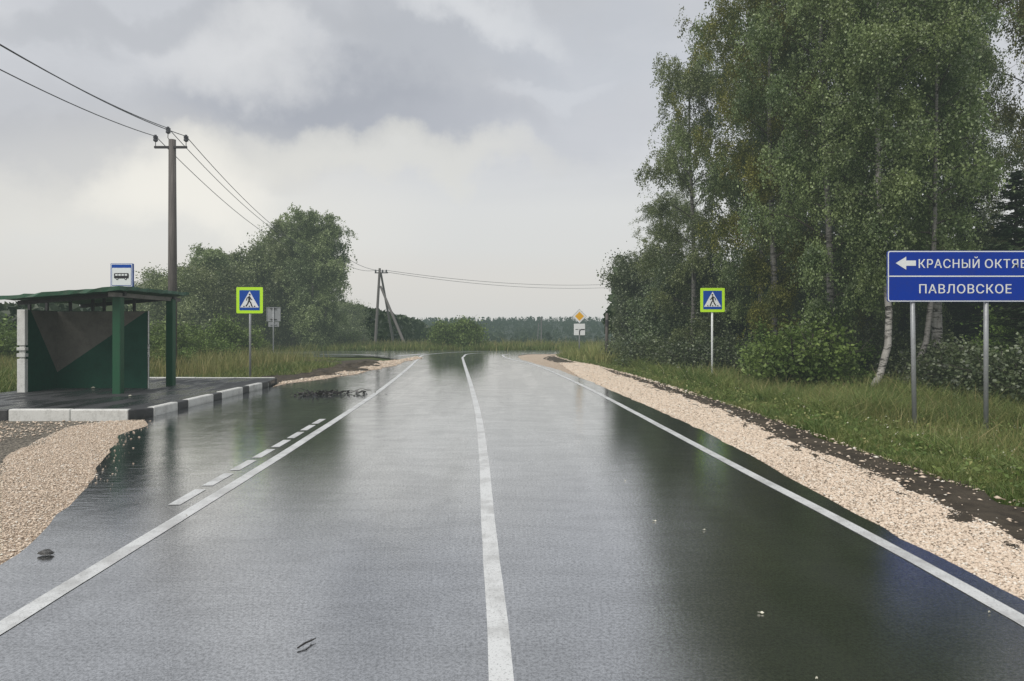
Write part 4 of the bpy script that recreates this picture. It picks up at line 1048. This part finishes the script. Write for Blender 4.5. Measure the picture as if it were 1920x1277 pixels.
# muddy heaps between the lay-by and the side road
for k, (px, py, w_, h_) in enumerate(((640, 694, 2.3, .12), (668, 686, 2.0, .14), (600, 702, 1.6, .10), (690, 682, 1.2, .12))):
    c = G(px, py); mb = MB(); nn = 22; mm = 10; rr = random.Random(k); vs = [(0, 0, h_)]; fs = []
    for j in range(1, mm+1):
        for i_ in range(nn):
            a = 2*PI*i_/nn; q = j/mm; vs.append((math.cos(a)*w_*q*(1+rr.uniform(-.1, .1)), math.sin(a)*w_*.8*q*(1+rr.uniform(-.1, .1)), h_*(math.cos(q*PI)*.5+.5)*(1+rr.uniform(-.5, .6))-.03*q))
    for i_ in range(nn): fs.append((0, 1+i_, 1+(i_+1) % nn))
    for j in range(mm-1):
        for i_ in range(nn): a = 1+j*nn+i_; b = 1+j*nn+(i_+1) % nn; fs.append((a, a+nn, b+nn, b))
    mb.add(vs, fs); o = mb.build('soil_heap', 'dirt'); o.location = (c[0], c[1], -.03)
    tag(o, ('low muddy heap behind the gravel strip, longest one', 'low muddy heap nearest the side road line', 'low muddy heap nearest the bus platform end', 'small muddy heap at the tip of the gravel strip')[k], 'soil heap', 'muddy heaps by the side road')

# ------------------------------------------------------------------ litter on the road
def rock(name, loc, s, mat, label, seed, cat='stone'):
    rr = random.Random(seed); mb = MB(); vs = []; fs = []; nn, mm = 10, 6
    for j in range(mm+1):
        for i_ in range(nn):
            a = 2*PI*i_/nn; p = PI*j/mm; q = 1+rr.uniform(-.22, .22)
            vs.append((math.cos(a)*math.sin(p)*s*q, math.sin(a)*math.sin(p)*s*.7*q, max(-.2, math.cos(p))*s*.5*q+.1*s))
    for j in range(mm):
        for i_ in range(nn): fs.append((j*nn+i_, (j+1)*nn+i_, (j+1)*nn+(i_+1) % nn, j*nn+(i_+1) % nn))
    mb.add(vs, fs); o = mb.build(name, mat); o.location = (*loc, 0.01); tag(o, label, cat); return o
rock('clod', G(86, 1041), .055, 'darkstone', 'wet dark clod with pale specks lying on the near left asphalt', 3, 'clod')
a = G(558, 1219); b = G(592, 1202); mb = MB()
mb.tube([(0, 0, .012), ((b[0]-a[0])*.45, (b[1]-a[1])*.4, .02), ((b[0]-a[0])*.75, (b[1]-a[1])*.8, .014), (b[0]-a[0], b[1]-a[1], .016)], [.005, .006, .005, .003], 6)
mb.tube([((b[0]-a[0])*.7, (b[1]-a[1])*.72, .014), ((b[0]-a[0])*.62, (b[1]-a[1])*1.0, .014)], [.003, .002], 5)
o = mb.build('twig', 'darktwig'); o.location = (a[0], a[1], 0); tag(o, 'short dark twig lying in the near left lane', 'twig')
def fallen_branch(px, py, seed, label, s=1.0):
    rr = np.random.RandomState(seed); c = G(px, py); mb = MB()
    for k in range(9):
        st = np.array([rr.uniform(-.6, .6)*s, rr.uniform(-.35, .35)*s, .02]); pts = curve3(st, (rr.uniform(-1, 1), rr.uniform(-.4, .4), .12), .5*s, rr, 5, .04, .25); pts[:, 2] = np.clip(pts[:, 2], .008, .14)
        mb.tube(pts, np.linspace(.014, .005, 6), 5)
    for k in range(90):
        p = np.array([rr.normal()*.42*s, rr.normal()*.25*s, rr.uniform(.006, .07)]); q = rr.normal(size=3)*.04; w2 = rr.normal(size=3)*.03; q[2] *= .3
        mb.add([p-q, p+w2, p+q, p-w2], [(0, 1, 2, 3)])
    o = mb.build('fallen_branch', 'darktwig'); o.location = (c[0], c[1], 0); tag(o, label, 'branch')
fallen_branch(628, 739, 1, 'dark leafy branch lying in the flooded lay-by, right one')
fallen_branch(592, 741, 2, 'dark leafy branch lying in the flooded lay-by, left one', .6)
for k, (px, py, s_, lab) in enumerate(((1227, 978, .022, 'pale fallen leaf on the right lane, left of the dark reflection middle'), (1320, 995, .016, 'tiny pale leaf on the right lane, farther right of the nearest pair'),
     (1426, 1151, .022, 'pale fallen leaf low on the right lane over the dark reflection'), (1531, 1275, .014, 'tiny pale leaf at the bottom photo edge'), (1855, 1150, .016, 'pale leaf just left of the right edge line'),
     (350, 968, .014, 'dark-looking pale leaf resting on the left edge line'), (1172, 902, .014, 'tiny pale leaf farthest up the right lane'))):
    c = G(px, py); rr = random.Random(k); mb = MB(); a = rr.uniform(0, 3)
    pts = []
    for q in range(8):
        an = 2*PI*q/8; r = s_*(1 if q % 4 == 0 else .55); pts.append((math.cos(an)*r, math.sin(an)*r*.7, .008+.006*math.sin(an*2)))
    mb.add([(0, 0, .005)]+pts, [(0, 1+q, 1+(q+1) % 8) for q in range(8)]); o = mb.build('fallen_leaf', 'paleleaf'); o.location = (c[0], c[1], .002); o.rotation_euler.z = a
    tag(o, lab, 'leaf', 'fallen leaves on the road')
c = G(175, 728, .155); rock('paper_scrap', c, .05, 'paleleaf', 'small white scrap at the foot of the shelter end wall', 8, 'litter').location.z = .165
c = G(244, 743, .155); rock('paper_scrap', c, .035, 'paleleaf', 'small white scrap on the platform in front of the near column', 9, 'litter').location.z = .165

# ------------------------------------------------------------------ far woods (stuff)
def far_wood(name, trees, seed, label, q=46, qs=.55, mat='far_leaf', conifer=.5):
    """trees: array x,y,z,h,r"""
    rs = np.random.RandomState(seed); T = np.array(trees); n = len(T)
    con = rs.rand(n) < conifer
    ti = np.repeat(np.arange(n), q); m = len(ti); f = rs.rand(m)
    prof = np.where(con[ti], (1-f)**.9*.8+.04, np.sqrt(np.clip(1-(2*f-1)**2*.85, 0.05, 1)))
    a = rs.rand(m)*6.283; r = T[ti, 4]*prof*(.55+.5*rs.rand(m))
    C = np.stack([T[ti, 0]+np.cos(a)*r, T[ti, 1]+np.sin(a)*r, T[ti, 2]+T[ti, 3]*f], 1)
    A = unit(rs.normal(size=(m, 3)))*(T[ti, 4]*qs*(.5+.6*rs.rand(m)))[:, None]*np.where(con[ti], (1.15-f), 1)[:, None]
    B = unit(np.cross(A, rs.normal(size=(m, 3))))*np.linalg.norm(A, axis=1, keepdims=True)*.7
    V = np.stack([C-A, C+B, C+A, C-B], 1).reshape(-1, 3)
    o = np_mesh(name, V, np.arange(m*4).reshape(-1, 4), mat, np.repeat(rs.rand(n), q)*.6+rs.rand(m)*.4); tag(o, label, 'wood', kind='stuff'); return o
rs = np.random.RandomState(9)
tr = []
for k in range(420):   # belt left, lowering to the right
    px = rs.uniform(630, 800); dd = 120+150*rs.rand()+max(0, px-700)*.8
    topy = np.interp(px, [630, 660, 700, 740, 790, 800], [566, 574, 582, 592, 603, 611])+rs.normal()*2.0+(dd-120)*.02
    x = PX(px, dd); z = float(gz(x, dd)); tr.append((x, dd, z, PZ(topy, dd)-z, 2.2))
far_wood('wood', tr, 1, 'mixed wood sinking to the right behind the braced pole', 120, .36, conifer=.25)
tr = []
for k in range(300):
    px = rs.uniform(-500, 330); dd = 90+90*rs.rand(); topy = 572+rs.normal()*4
    x = PX(px, dd); z = float(gz(x, dd)); tr.append((x, dd, z, PZ(topy, dd)-z, 2.4))
far_wood('wood', tr, 2, 'dark wood behind the meadow at the left', 90, .38, conifer=.4)
tr = []
for k in range(300):
    px = rs.uniform(1180, 2600); dd = 60+60*rs.rand(); topy = 520+rs.normal()*12
    x = PX(px, dd); z = float(gz(x, dd)); tr.append((x, dd, z, PZ(topy, dd)-z, 2.6))
far_wood('wood', tr, 4, 'dark wood glimpsed behind the right grove', 90, .38, conifer=.5)
tr = []
for k in range(9000):
    dd = 260+520*rs.rand()**.7; x = (rs.rand()-.5)*2.3*dd*.95; z = float(gz(x, dd)); h = 5+2.5*rs.rand()
    tr.append((x, dd, z, h, 2.0))
for k in range(2400):
    dd = 770+60*rs.rand(); x = (rs.rand()-.5)*2.2*dd
    top = np.interp(CX+x/dd*F, [0, 700, 900, 1100, 1300, 1920], [595, 596, 595, 594.5, 596, 594])+.3-abs(rs.normal())*.7
    z = float(gz(x, dd)); tr.append((x, dd, z, PZ(top, dd)-z, 1.8))
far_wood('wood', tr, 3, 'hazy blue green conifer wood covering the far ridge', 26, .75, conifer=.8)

# ------------------------------------------------------------------ sky
W = bpy.data.worlds.new('World'); S.world = W; W.use_nodes = True
nt = NT.__new__(NT); nt.t = W.node_tree; nt.t.nodes.clear()
SUN_PX, SUN_PY = 372, 372
sd = Vector(((SUN_PX-CX)/F, 1, (HOR-SUN_PY)/F)).normalized()
el = math.radians(52); azi = math.radians(215)
tc = nt.n('ShaderNodeTexCoord').outputs['Generated']
sep = nt.n('ShaderNodeSeparateXYZ', {0: tc}).outputs
zc_ = nt.math('MAXIMUM', sep[2], 0.0)
den = nt.math('ADD', zc_, .20)
uv = nt.n('ShaderNodeCombineXYZ', {0: nt.math('DIVIDE', sep[0], den), 1: nt.math('DIVIDE', sep[1], den), 2: 0.}).outputs[0]
N1 = nt.noise(nt.scaled(uv, (1., 1.15, 1)), .95, 8, .55, .35)
off = nt.n('ShaderNodeVectorMath', operation='ADD'); nt.t.links.new(uv, off.inputs[0]); off.inputs[1].default_value = (7.3, 2.1, 0)
N2 = nt.noise(off.outputs[0], 1.9, 8, .56, .4)
# noisy direction for the placed cloud masses
nz = nt.n('ShaderNodeTexNoise', {'Scale': 3.4, 'Detail': 8., 'Roughness': .56}); nt.t.links.new(tc, nz.inputs['Vector'])
o1 = nt.n('ShaderNodeVectorMath', operation='SUBTRACT'); nt.t.links.new(nz.outputs['Color'], o1.inputs[0]); o1.inputs[1].default_value = (.5, .5, .5)
o2 = nt.n('ShaderNodeVectorMath', operation='SCALE'); nt.t.links.new(o1.outputs[0], o2.inputs[0]); o2.inputs['Scale'].default_value = .34
o3 = nt.n('ShaderNodeVectorMath', operation='ADD'); nt.t.links.new(tc, o3.inputs[0]); nt.t.links.new(o2.outputs[0], o3.inputs[1])
nd_ = nt.n('ShaderNodeVectorMath', operation='NORMALIZE'); nt.t.links.new(o3.outputs[0], nd_.inputs[0])
def blob(px, py, rx_, ry_, soft=1.0, src=None):
    """soft elliptical mass around a direction"""
    c = Vector(((px-CX)/F, 1, (HOR-py)/F)).normalized()
    r_ = Vector((c.y, -c.x, 0)).normalized(); u_ = r_.cross(c)
    def dot(v):
        q = nt.n('ShaderNodeVectorMath', operation='DOT_PRODUCT'); nt.t.links.new(src or nd_.outputs[0], q.inputs[0]); q.inputs[1].default_value = v; return q.outputs['Value']
    a = nt.math('DIVIDE', dot(r_), rx_/F); b = nt.math('DIVIDE', dot(u_), ry_/F)
    e = nt.math('ADD', nt.math('MULTIPLY', a, a), nt.math('MULTIPLY', b, b))
    fr = nt.math('GREATER_THAN', dot(c), 0)
    return nt.math('MULTIPLY', nt.ramp(e, 1.0+soft, max(0, 1-soft), 0, 1), fr)
ramp = nt.n('ShaderNodeValToRGB'); nt.t.links.new(zc_, ramp.inputs[0]); cr = ramp.color_ramp
cols = [(0, (206, 208, 207)), (.06, (214, 214, 211)), (.16, (217, 218, 217)), (.24, (208, 210, 214)), (.38, (199, 202, 207)), (.75, (188, 192, 198)), (1, (182, 187, 195))]
while len(cr.elements) < len(cols): cr.elements.new(.5)
for e, (p_, c_) in zip(cr.elements, cols): e.position = p_; e.color = srgb(*c_)
c = ramp.outputs[0]
hi = nt.ramp(zc_, .14, .30)
c = nt.mix(nt.math('MULTIPLY', nt.ramp(N1, .42, .68), nt.math('MULTIPLY', hi, .75)), c, srgb(182, 185, 190))
c = nt.mix(nt.math('MULTIPLY', nt.ramp(N2, .50, .80), nt.math('MULTIPLY', hi, .55)), c, srgb(221, 222, 224))
for px, py, rx_, ry_, so, k, cc in (
    (640, 215, 300, 62, .9, .95, (170, 174, 182)), (300, 290, 260, 55, .9, .75, (180, 182, 187)), (830, 110, 200, 60, .9, .6, (178, 182, 189)),
    (60, 240, 200, 110, .9, .6, (188, 190, 194)), (330, 40, 280, 35, .9, .55, (182, 185, 190)), (1120, 110, 160, 90, .9, .45, (193, 198, 206)),
    (1000, 250, 300, 70, .9, .45, (194, 197, 203)), (420, 130, 110, 60, 1.0, .7, (219, 220, 221)), (920, 25, 150, 40, 1.0, .6, (224, 226, 228)),
    (700, 300, 300, 40, 1.0, .65, (222, 221, 214)), (90, 380, 260, 60, .9, .5, (219, 217, 211)), (1050, 170, 120, 20, .9, .5, (209, 212, 217))):
    c = nt.mix(nt.math('MULTIPLY', blob(px, py, rx_, ry_, so), k), c, srgb(*cc))
gl1 = blob(380, 400, 330, 130, 1.0, tc); gl2 = blob(372, 382, 150, 85, 1.0)
c = nt.mix(nt.math('MULTIPLY', gl1, .5), c, srgb(230, 228, 221)); c = nt.mix(nt.math('MULTIPLY', gl2, .8), c, srgb(243, 240, 231))
c = nt.mix(nt.math('MULTIPLY', blob(660, 540, 600, 60, 1.0, tc), .22), c, srgb(216, 207, 198))
sky = nt.n('ShaderNodeTexSky', sky_type='NISHITA', sun_disc=False); sky.sun_elevation = el; sky.sun_rotation = azi
sk = nt.n('ShaderNodeVectorMath', operation='SCALE'); nt.t.links.new(sky.outputs[0], sk.inputs[0]); sk.inputs['Scale'].default_value = .08
c = nt.mix(.05, c, sk.outputs[0])
bg = nt.n('ShaderNodeBackground', {'Color': c, 'Strength': 1.04}); wo = nt.n('ShaderNodeOutputWorld'); nt.t.links.new(bg.outputs[0], wo.inputs[0])
W.cycles.sampling_method = 'MANUAL'; W.cycles.sample_map_resolution = 512

su = bpy.data.lights.new('sun', 'SUN'); su.energy = 2.6; su.angle = math.radians(40); su.color = (1, .96, .90)
so = bpy.data.objects.new('sun', su); COL.objects.link(so)
dirv = Vector((math.sin(azi)*math.cos(el), math.cos(azi)*math.cos(el), math.sin(el)))
so.rotation_euler = (dirv).to_track_quat('Z', 'Y').to_euler()

cam = bpy.data.cameras.new('camera'); co = bpy.data.objects.new('camera', cam); COL.objects.link(co)
co.location = (0, 0, EYE); co.rotation_euler = (PI/2, 0, 0); cam.sensor_width = 36; cam.lens = 36*F/1920; cam.shift_y = -(638.5-HOR)/1920
cam.clip_start = .05; cam.clip_end = 8000
S.camera = co
S.render.engine = 'CYCLES'
S.cycles.max_bounces = 6; S.cycles.diffuse_bounces = 3; S.cycles.glossy_bounces = 3; S.cycles.transmission_bounces = 3
S.view_settings.view_transform = 'Standard'; S.view_settings.look = 'None'; S.view_settings.exposure = 0; S.view_settings.gamma = 1
